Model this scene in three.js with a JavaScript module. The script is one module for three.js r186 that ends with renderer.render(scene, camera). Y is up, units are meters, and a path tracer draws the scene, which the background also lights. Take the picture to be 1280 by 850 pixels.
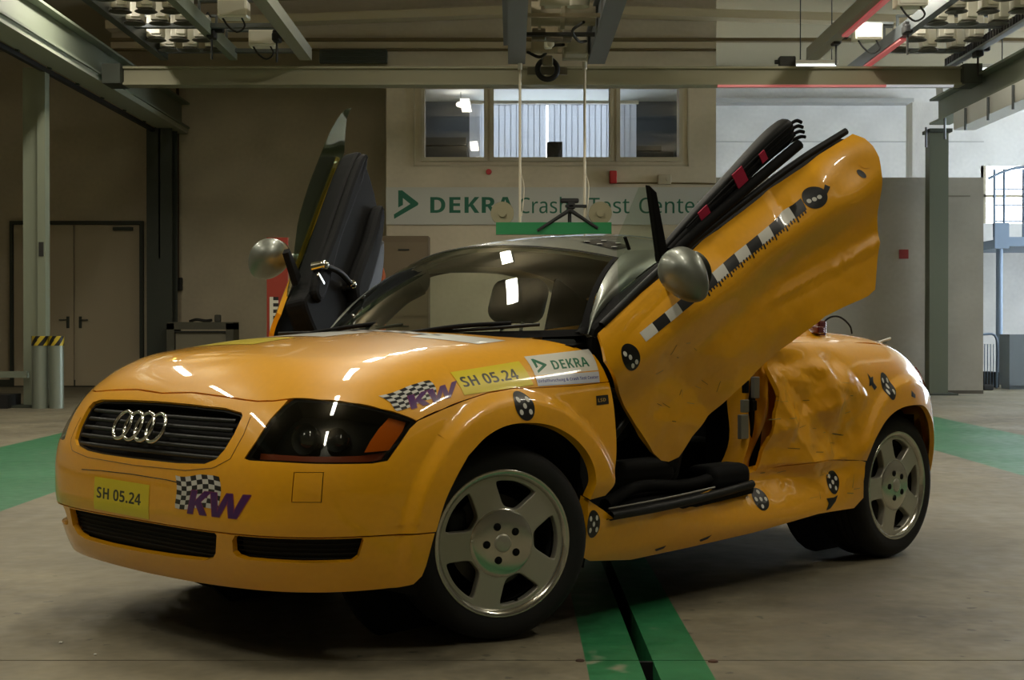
import * as THREE from 'three';
import { mergeGeometries, toCreasedNormals } from 'three/addons/utils/BufferGeometryUtils.js';
import { RoundedBoxGeometry } from 'three/addons/geometries/RoundedBoxGeometry.js';
import { RectAreaLightUniformsLib } from 'three/addons/lights/RectAreaLightUniformsLib.js';
import { ImprovedNoise } from 'three/addons/math/ImprovedNoise.js';

// ================= camera, daylight, lamps, exposure =================
const scene = new THREE.Scene();
const camera = new THREE.PerspectiveCamera(26.123, 1280 / 850, 0.05, 200);
camera.position.set(0, 1.00426, 0);
camera.rotation.set(-0.00823873, 0, 0);
const SKY = 13;                                              // overcast daylight that enters through the windows
scene.background = new THREE.Color(.80, .90, 1.0);
scene.backgroundIntensity = SKY;
const TUBE = { color: new THREE.Color(1.0, .94, .80), intensity: 75, glow: 14 };   // fluorescent battens under the roof
const renderer = new THREE.WebGLRenderer({ antialias: true });
renderer.toneMapping = THREE.LinearToneMapping;
renderer.toneMappingExposure = .77;
renderer.shadowMap.enabled = true;
RectAreaLightUniformsLib.init();

// ================= helpers =================
let seed = 7;
const rnd = () => { seed = (seed * 1664525 + 1013904223) >>> 0; return seed / 4294967296; };
const noise = new ImprovedNoise();
const used = new Map();
function numbered(name) { const n = used.get(name) || 0; used.set(name, n + 1); return n ? `${name}_${String(n).padStart(3, '0')}` : name; }
function shade(o) { o.castShadow = o.receiveShadow = true; return o; }
function part(name, geo, mat, parent) { const m = shade(new THREE.Mesh(geo, mat)); m.name = name; parent.add(m); return m; }
function group(name, parent) { const g = new THREE.Group(); g.name = name; if (parent) parent.add(g); return g; }
function tag(o, label, category, grp) { o.userData.label = label; o.userData.category = category; if (grp) o.userData.group = grp; return o; }
function thing(name, label, category, pos = [0, 0, 0], grp) { const g = group(numbered(name), scene); g.position.set(...pos); return tag(g, label, category, grp); }
function single(name, geo, mat, label, category, grp) { return tag(part(numbered(name), geo, mat, scene), label, category, grp); }
function struct(name, geo, mat) { const m = geo ? part(name, geo, mat, scene) : group(name, scene); m.userData.kind = 'structure'; return m; }
const box = (w, h, d, x = 0, y = 0, z = 0) => new THREE.BoxGeometry(w, h, d).translate(x, y, z);
const span = (x0, x1, y0, y1, z0, z1) => box(Math.abs(x1 - x0), Math.abs(y1 - y0), Math.abs(z1 - z0), (x0 + x1) / 2, (y0 + y1) / 2, (z0 + z1) / 2);
const rbox = (w, h, d, r, x = 0, y = 0, z = 0) => new RoundedBoxGeometry(w, h, d, 2, r).translate(x, y, z);
function cyl(r0, r1, a, b, seg = 20, open = false) { // cone or cylinder from point a (radius r0) to point b (radius r1)
  const A = new THREE.Vector3(...a), B = new THREE.Vector3(...b), d = B.clone().sub(A), g = new THREE.CylinderGeometry(r1, r0, d.length(), seg, 1, open);
  return g.applyQuaternion(new THREE.Quaternion().setFromUnitVectors(new THREE.Vector3(0, 1, 0), d.normalize())).translate((a[0] + b[0]) / 2, (a[1] + b[1]) / 2, (a[2] + b[2]) / 2);
}
const tube = (pts, r, seg = 24, rad = 8, closed = false) => new THREE.TubeGeometry(new THREE.CatmullRomCurve3(pts.map((p) => new THREE.Vector3(...p)), closed), seg, r, rad, closed);
function merge(list) { return mergeGeometries(list.map((g) => { const q = g.index ? g.toNonIndexed() : g.clone(); for (const k of Object.keys(q.attributes)) if (!['position', 'normal', 'uv'].includes(k)) q.deleteAttribute(k); if (!q.attributes.uv) q.setAttribute('uv', new THREE.BufferAttribute(new Float32Array(q.attributes.position.count * 2), 2)); return q; })); }
function metreUV(g, s = 1) { // uv in metres from position, by the way each face points
  const p = g.attributes.position, n = g.attributes.normal, uv = new Float32Array(p.count * 2);
  for (let i = 0; i < p.count; i++) { const ax = Math.abs(n.getX(i)), ay = Math.abs(n.getY(i)), az = Math.abs(n.getZ(i)); let a, b;
    if (ay >= ax && ay >= az) { a = p.getX(i); b = p.getZ(i); } else if (ax > az) { a = p.getZ(i); b = p.getY(i); } else { a = p.getX(i); b = p.getY(i); }
    uv[i * 2] = a * s; uv[i * 2 + 1] = b * s; }
  g.setAttribute('uv', new THREE.BufferAttribute(uv, 2)); return g;
}
function canvasTex(w, h, draw, srgb = true) { const c = document.createElement('canvas'); c.width = w; c.height = h; const x = c.getContext('2d'); draw(x, w, h); const t = new THREE.CanvasTexture(c); if (srgb) t.colorSpace = THREE.SRGBColorSpace; t.magFilter = THREE.LinearFilter; t.anisotropy = 8; return t; }
function dataTex(n, f, srgb, rep = true) { // f(u, v) -> [r, g, b] 0..255, tiling
  const d = new Uint8Array(n * n * 4);
  for (let j = 0; j < n; j++) for (let i = 0; i < n; i++) { const c = f(i / n, j / n), k = (j * n + i) * 4; d[k] = c[0]; d[k + 1] = c[1]; d[k + 2] = c[2]; d[k + 3] = 255; }
  const t = new THREE.DataTexture(d, n, n); if (srgb) t.colorSpace = THREE.SRGBColorSpace; t.magFilter = THREE.LinearFilter; t.minFilter = THREE.LinearMipmapLinearFilter; t.generateMipmaps = true;
  if (rep) t.wrapS = t.wrapT = THREE.RepeatWrapping; t.needsUpdate = true; return t;
}
const tn = (u, v, f, o = 0) => { // noise that tiles over the unit square
  const n = (a, b) => noise.noise(a * f + o, b * f + o * 1.7, o);
  return n(u, v) * (1 - u) * (1 - v) + n(u - 1, v) * u * (1 - v) + n(u, v - 1) * (1 - u) * v + n(u - 1, v - 1) * u * v;
};
const std = (color, roughness = .6, metalness = 0, more = {}) => new THREE.MeshStandardMaterial({ color, roughness, metalness, ...more });
const phys = (color, roughness = .6, metalness = 0, more = {}) => new THREE.MeshPhysicalMaterial({ color, roughness, metalness, ...more });

// ================= materials of the hall =================
const clamp255 = (v) => Math.max(0, Math.min(255, v));
const concreteMap = dataTex(1024, (u, v) => {
  let k = tn(u, v, 3, 1) * .6 + tn(u, v, 9, 4) * .5 + tn(u, v, 31, 9) * .4 + tn(u, v, 140, 13) * .28;
  const st = Math.max(0, tn(u, v, 6, 21) - .22) * 1.6, sp = tn(u, v, 90, 33) > .48 ? -34 : 0, streak = tn(u * 1, v, 4, 41) * tn(u, v, 60, 5) * 30;
  const g = 119 + k * 44 - st * 60 + sp + streak;
  return [clamp255(g * 1.0), clamp255(g * .94), clamp255(g * .77)];
}, true);
const concreteRough = dataTex(512, (u, v) => { const g = 150 + tn(u, v, 5, 3) * 60 + tn(u, v, 60, 8) * 40; return [g, clamp255(g), g]; });
const concreteBump = dataTex(512, (u, v) => { const g = 128 + tn(u, v, 24, 2) * 60 + tn(u, v, 120, 6) * 70; return [clamp255(g), clamp255(g), clamp255(g)]; });
const greenMap = dataTex(1024, (u, v) => {
  const k = tn(u, v, 5, 2) * .5 + tn(u, v, 40, 7) * .3 + tn(u, v, 150, 3) * .25, worn = Math.max(0, tn(u, v, 14, 11) + tn(u, v, 70, 17) * .8 - .42) * 2.6, w = Math.min(1, worn);
  const a = [36 + k * 22, 108 + k * 34, 66 + k * 24], b = [140, 140, 116];
  return [0, 1, 2].map((i) => clamp255(a[i] * (1 - w) + b[i] * w));
}, true);
const wallBump = dataTex(512, (u, v) => { const g = 128 + tn(u, v, 40, 5) * 60 + tn(u, v, 130, 6) * 60; return [clamp255(g), clamp255(g), clamp255(g)]; });
const wallMap = dataTex(512, (u, v) => { const g = 236 + tn(u, v, 4, 8) * 14 + tn(u, v, 30, 2) * 8; return [clamp255(g), clamp255(g * .995), clamp255(g * .985)]; }, true);
const M = {
  concrete: std(0xffffff, 1, 0, { map: concreteMap, roughnessMap: concreteRough, bumpMap: concreteBump, bumpScale: .003 }),
  greenFloor: std(0xffffff, .8, 0, { map: greenMap, roughnessMap: concreteRough, bumpMap: concreteBump, bumpScale: .002 }),
  slot: std(0x0c0c0c, .9), rubber: std(0x1a1a1a, .75),
  wall: std(0xd2c6ac, .9, 0, { map: wallMap, bumpMap: wallBump, bumpScale: .002 }),
  wallBrown: std(0xd2c6ac, .9, 0, { map: wallMap, bumpMap: wallBump, bumpScale: .002 }),
  wallWhite: std(0xe4e4e2, .9, 0, { map: wallMap, bumpMap: wallBump, bumpScale: .002 }),
  partition: std(0x9d978a, .85, 0, { map: wallMap, bumpMap: wallBump, bumpScale: .002 }),
  ceiling: std(0xa0967a, .9), trim: std(0xc2b492, .8), trimDark: std(0x6a5a38, .8),
  steelGreen: std(0x7c8372, .55, .1), steelDark: std(0x3d4238, .6, .1), steelWhite: std(0xe6e8e2, .5, .1), steelGrey: std(0x6f7578, .45, .5),
  beam: std(0x97937a, .6, .1), lampGrey: std(0xd6d3c6, .5, .1), lampWhite: std(0xecE8da, .6), black: std(0x121212, .6), dark: std(0x24241f, .7), motor: std(0x9a8d74, .5, .1),
  red: std(0xb01f1c, .5), redDark: std(0x7c1c17, .6), doorPaint: std(0xb5a88d, .65), rope: std(0xd6ccb4, .9), greenBar: std(0x127a43, .5), frame: std(0xb0a68d, .6),
  glassPane: phys(0xffffff, .02, 0, { transmission: 1, thickness: 0, ior: 1.45 }), galv: std(0x9aa0a0, .4, .7), yellow: std(0xc9a91a, .5), cardboard: std(0x8a7452, .85), blueGrey: std(0x76879a, .5, .2),
};
// ================= roof lamps: rows of fluorescent battens =================
function batten(x, z, along, label, y = 5.25) {
  const t = thing('ceiling_lamp', label, 'ceiling lamp', [x, y, z], 'fluorescent battens under the roof');
  const [w, d] = along ? [.17, 1.6] : [1.6, .17];
  part('housing', box(w + .04, .07, d + .04, 0, .045, 0), M.lampWhite, t);
  part('diffuser', box(w, .02, d, 0, 0, 0), std(0xfff6de, .5, 0, { emissive: TUBE.color, emissiveIntensity: TUBE.glow * .25 }), t);
  part('hanger', merge([cyl(.006, .006, [0, .08, -d * .35], [0, .55, -d * .35], 6), cyl(.006, .006, [0, .08, d * .35], [0, .55, d * .35], 6)]), M.black, t);
  const l = new THREE.RectAreaLight(TUBE.color, TUBE.intensity, w, d); l.position.set(0, -.015, 0); l.rotation.x = -Math.PI / 2; t.add(l);
  part('upper_diffuser', box(w, .015, d, 0, .088, 0), std(0xfff6de, .5, 0, { emissive: TUBE.color, emissiveIntensity: TUBE.glow * .1 }), t);   // the fitting is open at the top as well
  const up = new THREE.RectAreaLight(TUBE.color, TUBE.intensity * .4, w, d); up.position.set(0, .1, 0); up.rotation.x = Math.PI / 2; t.add(up);
}
// ================= the hall =================
const EYE = 1.00426, FPX = 1831.9;
const wx = (px, d) => (px - 640) * d / FPX, wy = (py, d) => EYE - (py - 409.9) * d / FPX;   // where a sight line stands at a distance, used to read sizes off
{ // floor: concrete slabs, three green lanes and the slot of the pull cable
  const floor = struct('floor');
  const zs = [7, -4.42, -11, -17.6, -32], lanes = [[-10.5, -4.31, 0], [-4.31, -2.8, 1], [-2.8, .222, 0], [.222, .383, 1], [.425, .582, 1], [.582, 3.475, 0], [3.475, 4.78, 1], [4.78, 13, 0]];
  for (let i = 0; i < 4; i++) for (const [x0, x1, green] of lanes)
    part(green ? 'painted_slab' : 'concrete_slab', metreUV(span(x0, x1, -.2, 0, zs[i] - (i ? .004 : 0), zs[i + 1] + .004), 1 / 5), green ? M.greenFloor : M.concrete, floor);
  part('cable_slot', span(.383, .425, -.35, -.18, 7, -32), M.slot, floor);
  part('slab_joint', merge([-4.42, -11, -17.6].map((z) => span(-10.5, 13, -.2, -.004, z - .006, z + .006))), M.slot, floor);
}
{ // floor marks left where bolts were pulled at the joint
  single('floor_plug', cyl(.016, .014, [.605, 0, -4.40], [.605, .004, -4.40], 14), std(0x4a2c1c, .9), 'small rusty plug in the floor right of the green cable lane', 'plug');
  single('floor_plug', cyl(.014, .012, [.205, 0, -4.41], [.205, .004, -4.41], 14), std(0x3f2a20, .9), 'small dark plug in the floor left of the green cable lane', 'plug');
}
for (const [x, z, r] of [[wx(75, 4.66), -4.66, .007], [wx(118, 4.49), -4.49, .006]]) single('paint_chip', new THREE.IcosahedronGeometry(r, 0).scale(1, .5, 1).translate(x, r * .4, z), std(0xe8e6dc, .6), r > .0065 ? 'small white chip on the floor before the nose, further from the viewer' : 'small white chip on the floor before the nose, closer to the viewer', 'chip');
const BZ = -22;
struct('wall_left', span(-10.7, -10.5, 0, 6.4, 7.2, -32), M.wallBrown);
struct('wall_right', metreUV(merge([span(13, 13.2, 0, 6.4, 7.2, -17), span(13, 13.2, 0, .9, -17, -32), span(13, 13.2, 5.6, 6.4, -17, -32)])), M.wallWhite);
for (let i = 0; i < 4; i++) { const w = struct(`window_${4 + i}`); const z0 = -17.2 - i * 3.7, z1 = z0 - 3.4; part('window_frame', merge([span(12.98, 13.12, .9, 5.6, z0 + .15, z0), span(12.98, 13.12, .9, 5.6, z1, z1 - .15), span(12.98, 13.12, 3.2, 3.3, z0, z1)]), M.frame, w); part('pane', span(13.04, 13.05, .9, 5.6, z0, z1), M.glassPane, w); }
struct('wall_front', span(-10.7, 13.2, 0, 6.4, 7, 7.2), M.wall);
struct('wall_back_left', metreUV(span(-10.5, -1.65, 0, 6.2, -25, -25.2), .5), M.wallBrown);
// roof: two low slopes
struct('ceiling', merge([[-10.7, .6, 5.62, 6.06], [.6, 13.2, 6.06, 5.62]].map(([x0, x1, y0, y1]) => { const g = box(Math.hypot(x1 - x0, y1 - y0), .15, 39.2, 0, 0, -12.4); g.rotateZ(Math.atan2(y1 - y0, x1 - x0)); return g.translate((x0 + x1) / 2, (y0 + y1) / 2 + .08, 0); })), M.ceiling);
{ // office block at the end with three windows
  const x0 = -1.885, x1 = 3.06, t = .24, wy0 = 3.56, wy1 = 4.64, wins = [[wx(531, 22), wx(605, 22)], [wx(617, 22), wx(762, 22)], [wx(775, 22), wx(848, 22)]];
  const pieces = [span(x0, x1, 0, wy0, BZ, BZ - t), span(x0, x1, wy1, 6.1, BZ, BZ - t)];
  let at = x0; for (const [a, b] of wins) { pieces.push(span(at, a, wy0, wy1, BZ, BZ - t)); at = b; } pieces.push(span(at, x1, wy0, wy1, BZ, BZ - t));
  pieces.push(span(x0, x0 + t, 0, 6.1, BZ - t, -25), span(x1 - t, x1, 0, 6.1, BZ - t, -25));
  struct('wall_back', metreUV(merge(pieces), .5), M.wall);
  struct('floor_office', span(x0 + t, x1 - t, 3.2, 3.32, BZ - t, -25.2), M.trim);
  struct('ceiling_office', span(x0 + t, x1 - t, 4.86, 4.95, BZ - t, -25.2), std(0xc9d0d4, .8));
  // back of the office: wide daylight opening behind the blinds
  const ox0 = -.55, ox1 = 1.75;
  struct('wall_office', merge([span(x0 + t, ox0, 3.32, 4.9, -25, -25.2), span(ox1, x1 - t, 3.32, 4.9, -25, -25.2), span(ox0, ox1, 3.32, 3.42, -25, -25.2), span(ox0, ox1, 4.82, 4.9, -25, -25.2), span(x0 + t, x1 - t, 0, 3.2, -25, -25.2)]), std(0x555c64, .8));
  wins.forEach(([a, b], i) => {
    const w = struct(`window_${i + 1}`);
    part('window_frame', merge([span(a - .06, a, wy0 - .05, wy1, BZ + .03, BZ - .1), span(b, b + .06, wy0 - .05, wy1, BZ + .03, BZ - .1), span(a - .06, b + .06, wy0 - .06, wy0, BZ + .05, BZ - .1), span(a, b, wy1 - .04, wy1, BZ + .03, BZ - .1)]), M.frame, w);
    part('pane', span(a, b, wy0, wy1 - .04, BZ - .06, BZ - .066), M.glassPane, w);
  });
  struct('trim_1', merge([span(wx(517, 22), wx(861, 22), wy(208, 22), wy(206, 22), BZ, BZ + .02), span(wx(517, 22), wx(519, 22), wy(208, 22), 4.7, BZ, BZ + .02), span(wx(859, 22), wx(861, 22), wy(208, 22), 4.7, BZ, BZ + .02)]), M.frame);
  const blind = thing('vertical_blind', 'white vertical blind lit from behind in the wide middle office window', 'blind', [0, 0, -23.2]);
  const slat = new THREE.PlaneGeometry(.106, 1.12), bm = phys(0xc4cad4, .9, 0, { transmission: .32, thickness: 0, side: THREE.DoubleSide });
  for (let k = 0; k < 28; k++) { const s = part('slat', slat, bm, blind); s.position.set(-.62 + k * .092 + (k > 12 ? .05 : 0), 3.98, 0); s.rotation.y = .12 + .08 * Math.sin(k * 2.1); }
  part('head_rail', box(2.7, .05, .06, .65, 4.57, 0), M.lampWhite, blind);
  single('desk_monitor', merge([rbox(.24, .26, .03, .006, .65, 3.72, -22.42).rotateY(0), cyl(.02, .02, [.65, 3.44, -22.44], [.65, 3.62, -22.44], 8), cyl(.09, .09, [.65, 3.42, -22.44], [.65, 3.44, -22.44], 14)]), M.dark, 'dark screen standing on the sill behind the middle office window', 'screen');
  single('desk_shelf', span(.0, 1.4, 3.36, 3.42, BZ - t - .01, -22.7), M.frame, 'narrow ledge behind the middle office window carrying the screen', 'ledge');
  single('office_cabinet', merge([span(-1.5, -.75, 3.32, 4.05, -24.6, -24.98), span(-1.48, -.77, 4.07, 4.2, -24.6, -24.98)]), M.dark, 'dark cabinet inside the office behind the narrow window nearer the brown wall', 'cabinet');
  single('office_cabinet', merge([span(1.95, 2.7, 3.32, 3.95, -24.5, -24.98), span(2.0, 2.5, 3.97, 4.05, -24.55, -24.9)]), M.dark, 'dark low cabinet inside the office behind the narrow window nearer the white wall', 'cabinet');
  const ol = thing('office_lamp', 'small lit round lamp inside the office behind the narrow window nearer the brown wall', 'lamp', [wx(576, 24), wy(131, 24), -24]);
  part('glass_globe', new THREE.SphereGeometry(.06, 16, 12).scale(1.3, .8, 1), std(0xffffff, .4, 0, { emissive: 0xfff2dd, emissiveIntensity: 3 }), ol);
  part('stem', cyl(.008, .008, [0, .04, 0], [0, .6, 0], 6), M.galv, ol);
  const pl = new THREE.PointLight(0xfff2dd, .25); pl.position.set(0, 0, 0); ol.add(pl);
}
{ // gable boards above the crane bridge
  const bz = BZ + .05;
  struct('trim_2', span(-6, 3.05, wy(61, 21.95), wy(52, 21.95), BZ, bz), M.trim);
  struct('trim_3', span(-6, 8, wy(52, 21.9), wy(48, 21.9), BZ - .02, bz + .06), M.trimDark);
  struct('trim_4', span(-6, 3.05, wy(64, 21.95), wy(62, 21.95), BZ, bz + .02), M.trimDark);
  for (const [i, [xa, xb, ya, yb]] of [[-6, .6, 5.48, 5.72], [.6, 8, 5.72, 5.5]].entries()) {
    const g = box(Math.hypot(xb - xa, yb - ya), .12, .3).rotateZ(Math.atan2(yb - ya, xb - xa)).translate((xa + xb) / 2, (ya + yb) / 2, BZ + .2);
    struct(`trim_${5 + i}`, g, M.trim);
  }
  struct('wall_gable', merge([span(-6, -1.885, 5.2, 6.1, BZ, BZ - .2)]), M.wall);
  single('air_vent', merge([span(wx(400, 21.9), wx(484, 21.9), wy(79, 21.9), wy(63, 21.9), BZ + .02, BZ + .14), ...[0, 1, 2].map((k) => span(wx(402, 21.9), wx(482, 21.9), wy(77 - k * 5, 21.9), wy(75.5 - k * 5, 21.9), BZ + .13, BZ + .17))]), std(0x3a4034, .6), 'dark green louvred box on the gable above the crane bridge', 'vent');
}
{ // sign over the office windows
  const d = 21.96, x0 = wx(483, 22), x1 = wx(896, 22), y0 = wy(281, 22), y1 = wy(234.5, 22);
  const tex = canvasTex(2048, 236, (c, w, h) => {
    c.fillStyle = '#b3b2a6'; c.fillRect(0, 0, w, h); c.fillStyle = '#0b5a40';
    c.beginPath(); c.moveTo(75, 20); c.lineTo(100, 20); c.lineTo(195, 95); c.quadraticCurveTo(205, 106, 192, 116); c.lineTo(50, 200); c.lineTo(48, 172); c.lineTo(150, 106); c.lineTo(104, 68); c.lineTo(104, 112); c.lineTo(75, 128); c.closePath(); c.fill();
    c.textBaseline = 'alphabetic'; c.font = 'bold 140px sans-serif'; c.save(); c.translate(258, 162); c.scale(1.2, 1); c.fillText('DEKRA', 0, 0); c.restore();
    c.font = '136px sans-serif';  for (const [t, x, wd] of [['Crash', 818, 318], ['Test', 1250, 257], ['Center', 1557, 412]]) { c.save(); c.translate(x, 164); c.scale(wd / c.measureText(t).width, 1); c.fillText(t, 0, 0); c.restore(); } c.save(); c.restore();
    c.font = 'bold 30px sans-serif'; c.fillStyle = '#4a4a46'; c.fillText('NEUMÜNSTER', 1840, 216);
  });
  const g = span(x0, x1, y0, y1, BZ, BZ + .035), s = thing('wall_sign', 'long grey sign with green lettering below the office windows', 'sign');
  part('board', g, std(0xb3b2a6, .6), s);
  part('lettering', new THREE.PlaneGeometry(x1 - x0, y1 - y0).translate((x0 + x1) / 2, (y0 + y1) / 2, BZ + .037), std(0xffffff, .6, 0, { map: tex }), s);
}
// small fittings on the office wall
single('alarm_button', cyl(.045, .04, [wx(611, 22), wy(215, 22), BZ], [wx(611, 22), wy(215, 22), BZ + .05], 16), M.red, 'small round red alarm button under the office windows', 'alarm');
single('alarm_horn', merge([rbox(.11, .19, .09, .015, wx(766, 22), wy(222, 22), BZ + .045), cyl(.04, .05, [wx(766, 22), wy(220, 22), BZ + .09], [wx(766, 22), wy(220, 22), BZ + .12], 14)]), M.red, 'red box shaped alarm horn on the cream office wall', 'alarm');
single('socket_box', merge([rbox(.2, .15, .07, .012, wx(830, 22), wy(225, 22), BZ + .035), cyl(.03, .03, [wx(826, 22), wy(225, 22), BZ + .07], [wx(826, 22), wy(225, 22), BZ + .085], 12), cyl(.03, .03, [wx(834, 22), wy(225, 22), BZ + .07], [wx(834, 22), wy(225, 22), BZ + .085], 12)]), M.frame, 'pale double socket box on the thin wall pipe', 'socket');
single('cable_pipe', tube([[wx(770, 22), wy(229, 22), BZ + .012], [wx(830, 22), wy(229, 22), BZ + .012], [wx(896, 22), wy(230, 22), BZ + .012]], .012, 12), M.trimDark, 'thin dark cable pipe running level along the office wall', 'pipe');
single('call_point', rbox(.09, .09, .05, .01, wx(899, 22.2), wy(237, 22.2), -22.35), M.red, 'small red call point at the corner of the office wall', 'alarm');
{ // back left: double door, columns, pipe
  const z = -25, x0 = wx(18, 25), xm = wx(94, 25), x1 = wx(176, 25), h = wy(281, 25);
  const d = struct('door_1');
  part('door_frame', merge([span(x0 - .05, x0, 0, h + .06, z, z + .09), span(x1, x1 + .06, 0, h + .06, z, z + .09), span(x0, x1, h, h + .06, z, z + .09)]), M.steelDark, d);
  for (const [a, b] of [[x0, xm - .006], [xm + .006, x1]]) { const l = part('door_leaf', span(a + .01, b - .01, .02, h - .01, z, z + .05), M.doorPaint, d); part('door_handle', merge([rbox(.05, .2, .02, .006, (a === x0 ? b - .1 : a + .1), 1.1, z + .06), cyl(.011, .011, [(a === x0 ? b - .1 : a + .1), 1.14, z + .1], [(a === x0 ? b - .24 : a + .24), 1.14, z + .1], 8)]), M.steelDark, l); }
  struct('baseboard_left', span(-10.5, -1.9, 0, .12, z, z + .02), M.steelDark);
  const hbeam = (w, dd, y0, y1) => merge([span(-w / 2, w / 2, y0, y1, dd / 2 - .018, dd / 2), span(-w / 2, w / 2, y0, y1, -dd / 2, -dd / 2 + .018), span(-.012, .012, y0, y1, -dd / 2, dd / 2)]);
  const c1 = thing('steel_column', 'pale green steel column beside the two striped bollards', 'column', [wx(44, 18.6), 0, -18.6]);
  part('profile', merge([span(-.15, .05, 0, 4.3, -.15, .0), span(.05, .15, 0, 4.3, -.12, .06)]), std(0x848a76, .55, .1), c1);
  part('foot_plate', box(.5, .03, .5, 0, .015, 0), M.steelDark, c1); part('name_plate', box(.06, .18, .012, .1, 2.0, .066), M.dark, c1);
  const c2 = thing('steel_column', 'dark green steel column right of the double door', 'column', [wx(203, 24.4), 0, -24.4]);
  part('profile', hbeam(.42, .4, 0, 4.3), M.steelDark, c2); part('foot_plate', box(.55, .03, .5, 0, .015, 0), M.steelDark, c2);
  const c3 = thing('steel_column', 'grey green steel column in front of the grey partition', 'column', [wx(1171, 22), 0, -22]);
  part('profile', merge([span(-.14, .14, 0, wy(166, 22), -.14, .1)]), std(0x5f6453, .6, .1), c3); part('foot_plate', box(.5, .03, .5, 0, .015, 0), M.steelDark, c3); part('cap_plate', box(.34, .05, .4, 0, wy(165, 22), 0), M.steelDark, c3);
  const pipe = thing('cable_pipe', 'thin brown cable pipe running down the brown wall to a socket', 'pipe', [wx(222, 24.9), 0, -24.93]);
  part('pipe', cyl(.025, .025, [0, wy(350, 24.9), 0], [0, 5.2, 0], 10), std(0x4a3a2a, .6), pipe); part('socket', rbox(.16, .22, .1, .02, 0, wy(355, 24.9), .02), M.dark, pipe);
  single('door_closer', span(wx(142, 24.9), wx(166, 24.9), wy(288, 24.9), wy(284, 24.9), -24.95, -24.86), M.steelDark, 'dark closer at the head of the double door', 'door closer');
  for (const [px, w, label] of [[50, 10, 'grey steel bollard with striped cap standing at the pale column foot'], [70.5, 9, 'grey steel bollard with striped cap nearer the double door']]) {
    const b = thing('bollard', label, 'bollard', [wx(px, 18.3), 0, -18.3]), r = w / 100, hh = wy(420, 18.3);
    part('post', cyl(r, r, [0, 0, 0], [0, hh - .12, 0], 24), std(0x8c9488, .4, .5), b);
    const cap = canvasTex(256, 64, (c, W, H) => { c.fillStyle = '#b8a022'; c.fillRect(0, 0, W, H); c.fillStyle = '#141410'; for (let k = -1; k < 6; k++) { c.beginPath(); c.moveTo(k * 52, H); c.lineTo(k * 52 + 26, H); c.lineTo(k * 52 + 66, 0); c.lineTo(k * 52 + 40, 0); c.fill(); } });
    part('cap', cyl(r + .004, r + .004, [0, hh - .12, 0], [0, hh, 0], 24), std(0xffffff, .5, 0, { map: cap }), b);
  }
  single('guard_rail', merge([span(-9.5, wx(36, 18.5), wy(472, 18.5), wy(464, 18.5), -18.5, -18.42), span(-7.2, -7.1, 0, .5, -18.55, -18.45)]), M.steelGreen, 'low pale guard rail ending at the pale steel column', 'rail');
  single('floor_box', span(-8, wx(16, 18.4), 0, wy(493, 18.4), -18.2, -18.7), M.black, 'flat black box on the floor beneath the guard rail', 'box');
  const rack = thing('equipment_trolley', 'grey framed trolley against the brown wall', 'trolley', [wx(254, 24), 0, -24]);
  part('frame', merge([span(-.54, -.42, 0, 1.08, -.25, .25), span(.42, .54, 0, 1.08, -.25, .25), span(-.54, .54, .98, 1.1, -.25, .25)]), std(0x5a584a, .6, .2), rack);
  part('panel', span(-.41, .41, .15, .93, -.2, .18), std(0x857f6c, .7), rack); part('shelf', span(-.42, .42, .93, .955, -.22, .24), M.dark, rack);
  part('cable_bundle', tube([[-.22, 1.11, 0], [-.1, 1.14, .05], [.05, 1.12, .02], [.15, 1.13, .05]], .025, 16), M.dark, rack); part('knob', rbox(.1, .12, .1, .02, .24, 1.16, 0), std(0x4b4a40, .6), rack);
  const board = thing('measuring_board', 'red board with a black and white scale behind the open passenger door', 'measuring board', [wx(347, 14), 0, -14]);
  part('panel', span(-.1, .1, .1, wy(297, 14), -.02, .02), std(0x8e2a16, .6), board); part('foot', box(.4, .1, .4, 0, .05, 0), M.dark, board);
  const scale = canvasTex(64, 512, (c, w, h) => { c.fillStyle = '#c9c4b4'; c.fillRect(0, 0, w, h); c.fillStyle = '#111'; for (let y = 0; y < h; y += 28) c.fillRect(26, y, 38, 15); });
  part('scale', new THREE.PlaneGeometry(.085, 1.1).translate(-.03, .75, .023), std(0xffffff, .7, 0, { map: scale }), board);
  const cab = thing('wall_cabinet', 'brown cupboard standing at the corner of the office wall', 'cupboard', [wx(506, 21.7), 0, -21.7]);
  part('body', span(-.36, .36, 0, wy(296, 21.7), -.28, .2), std(0x6e5f4a, .75), cab);
  for (let k = 0; k < 4; k++) { const dr = part('drawer', span(-.34, .34, .06 + k * .56, .58 + k * .56, .2, .22), std(0x74654e, .7), cab); part('handle', span(-.08, .08, .46 + k * .56, .48 + k * .56, .22, .245), M.dark, dr); }
  single('orange_bottle', merge([cyl(.05, .05, [wx(478, 21.2), 0, -21.2], [wx(478, 21.2), wy(345, 21.2), -21.2], 14), cyl(.05, .02, [wx(478, 21.2), wy(345, 21.2), -21.2], [wx(478, 21.2), wy(335, 21.2), -21.2], 14)]), std(0xa8501e, .6), 'tall orange marker post beside the brown cupboard', 'post');
}
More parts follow.
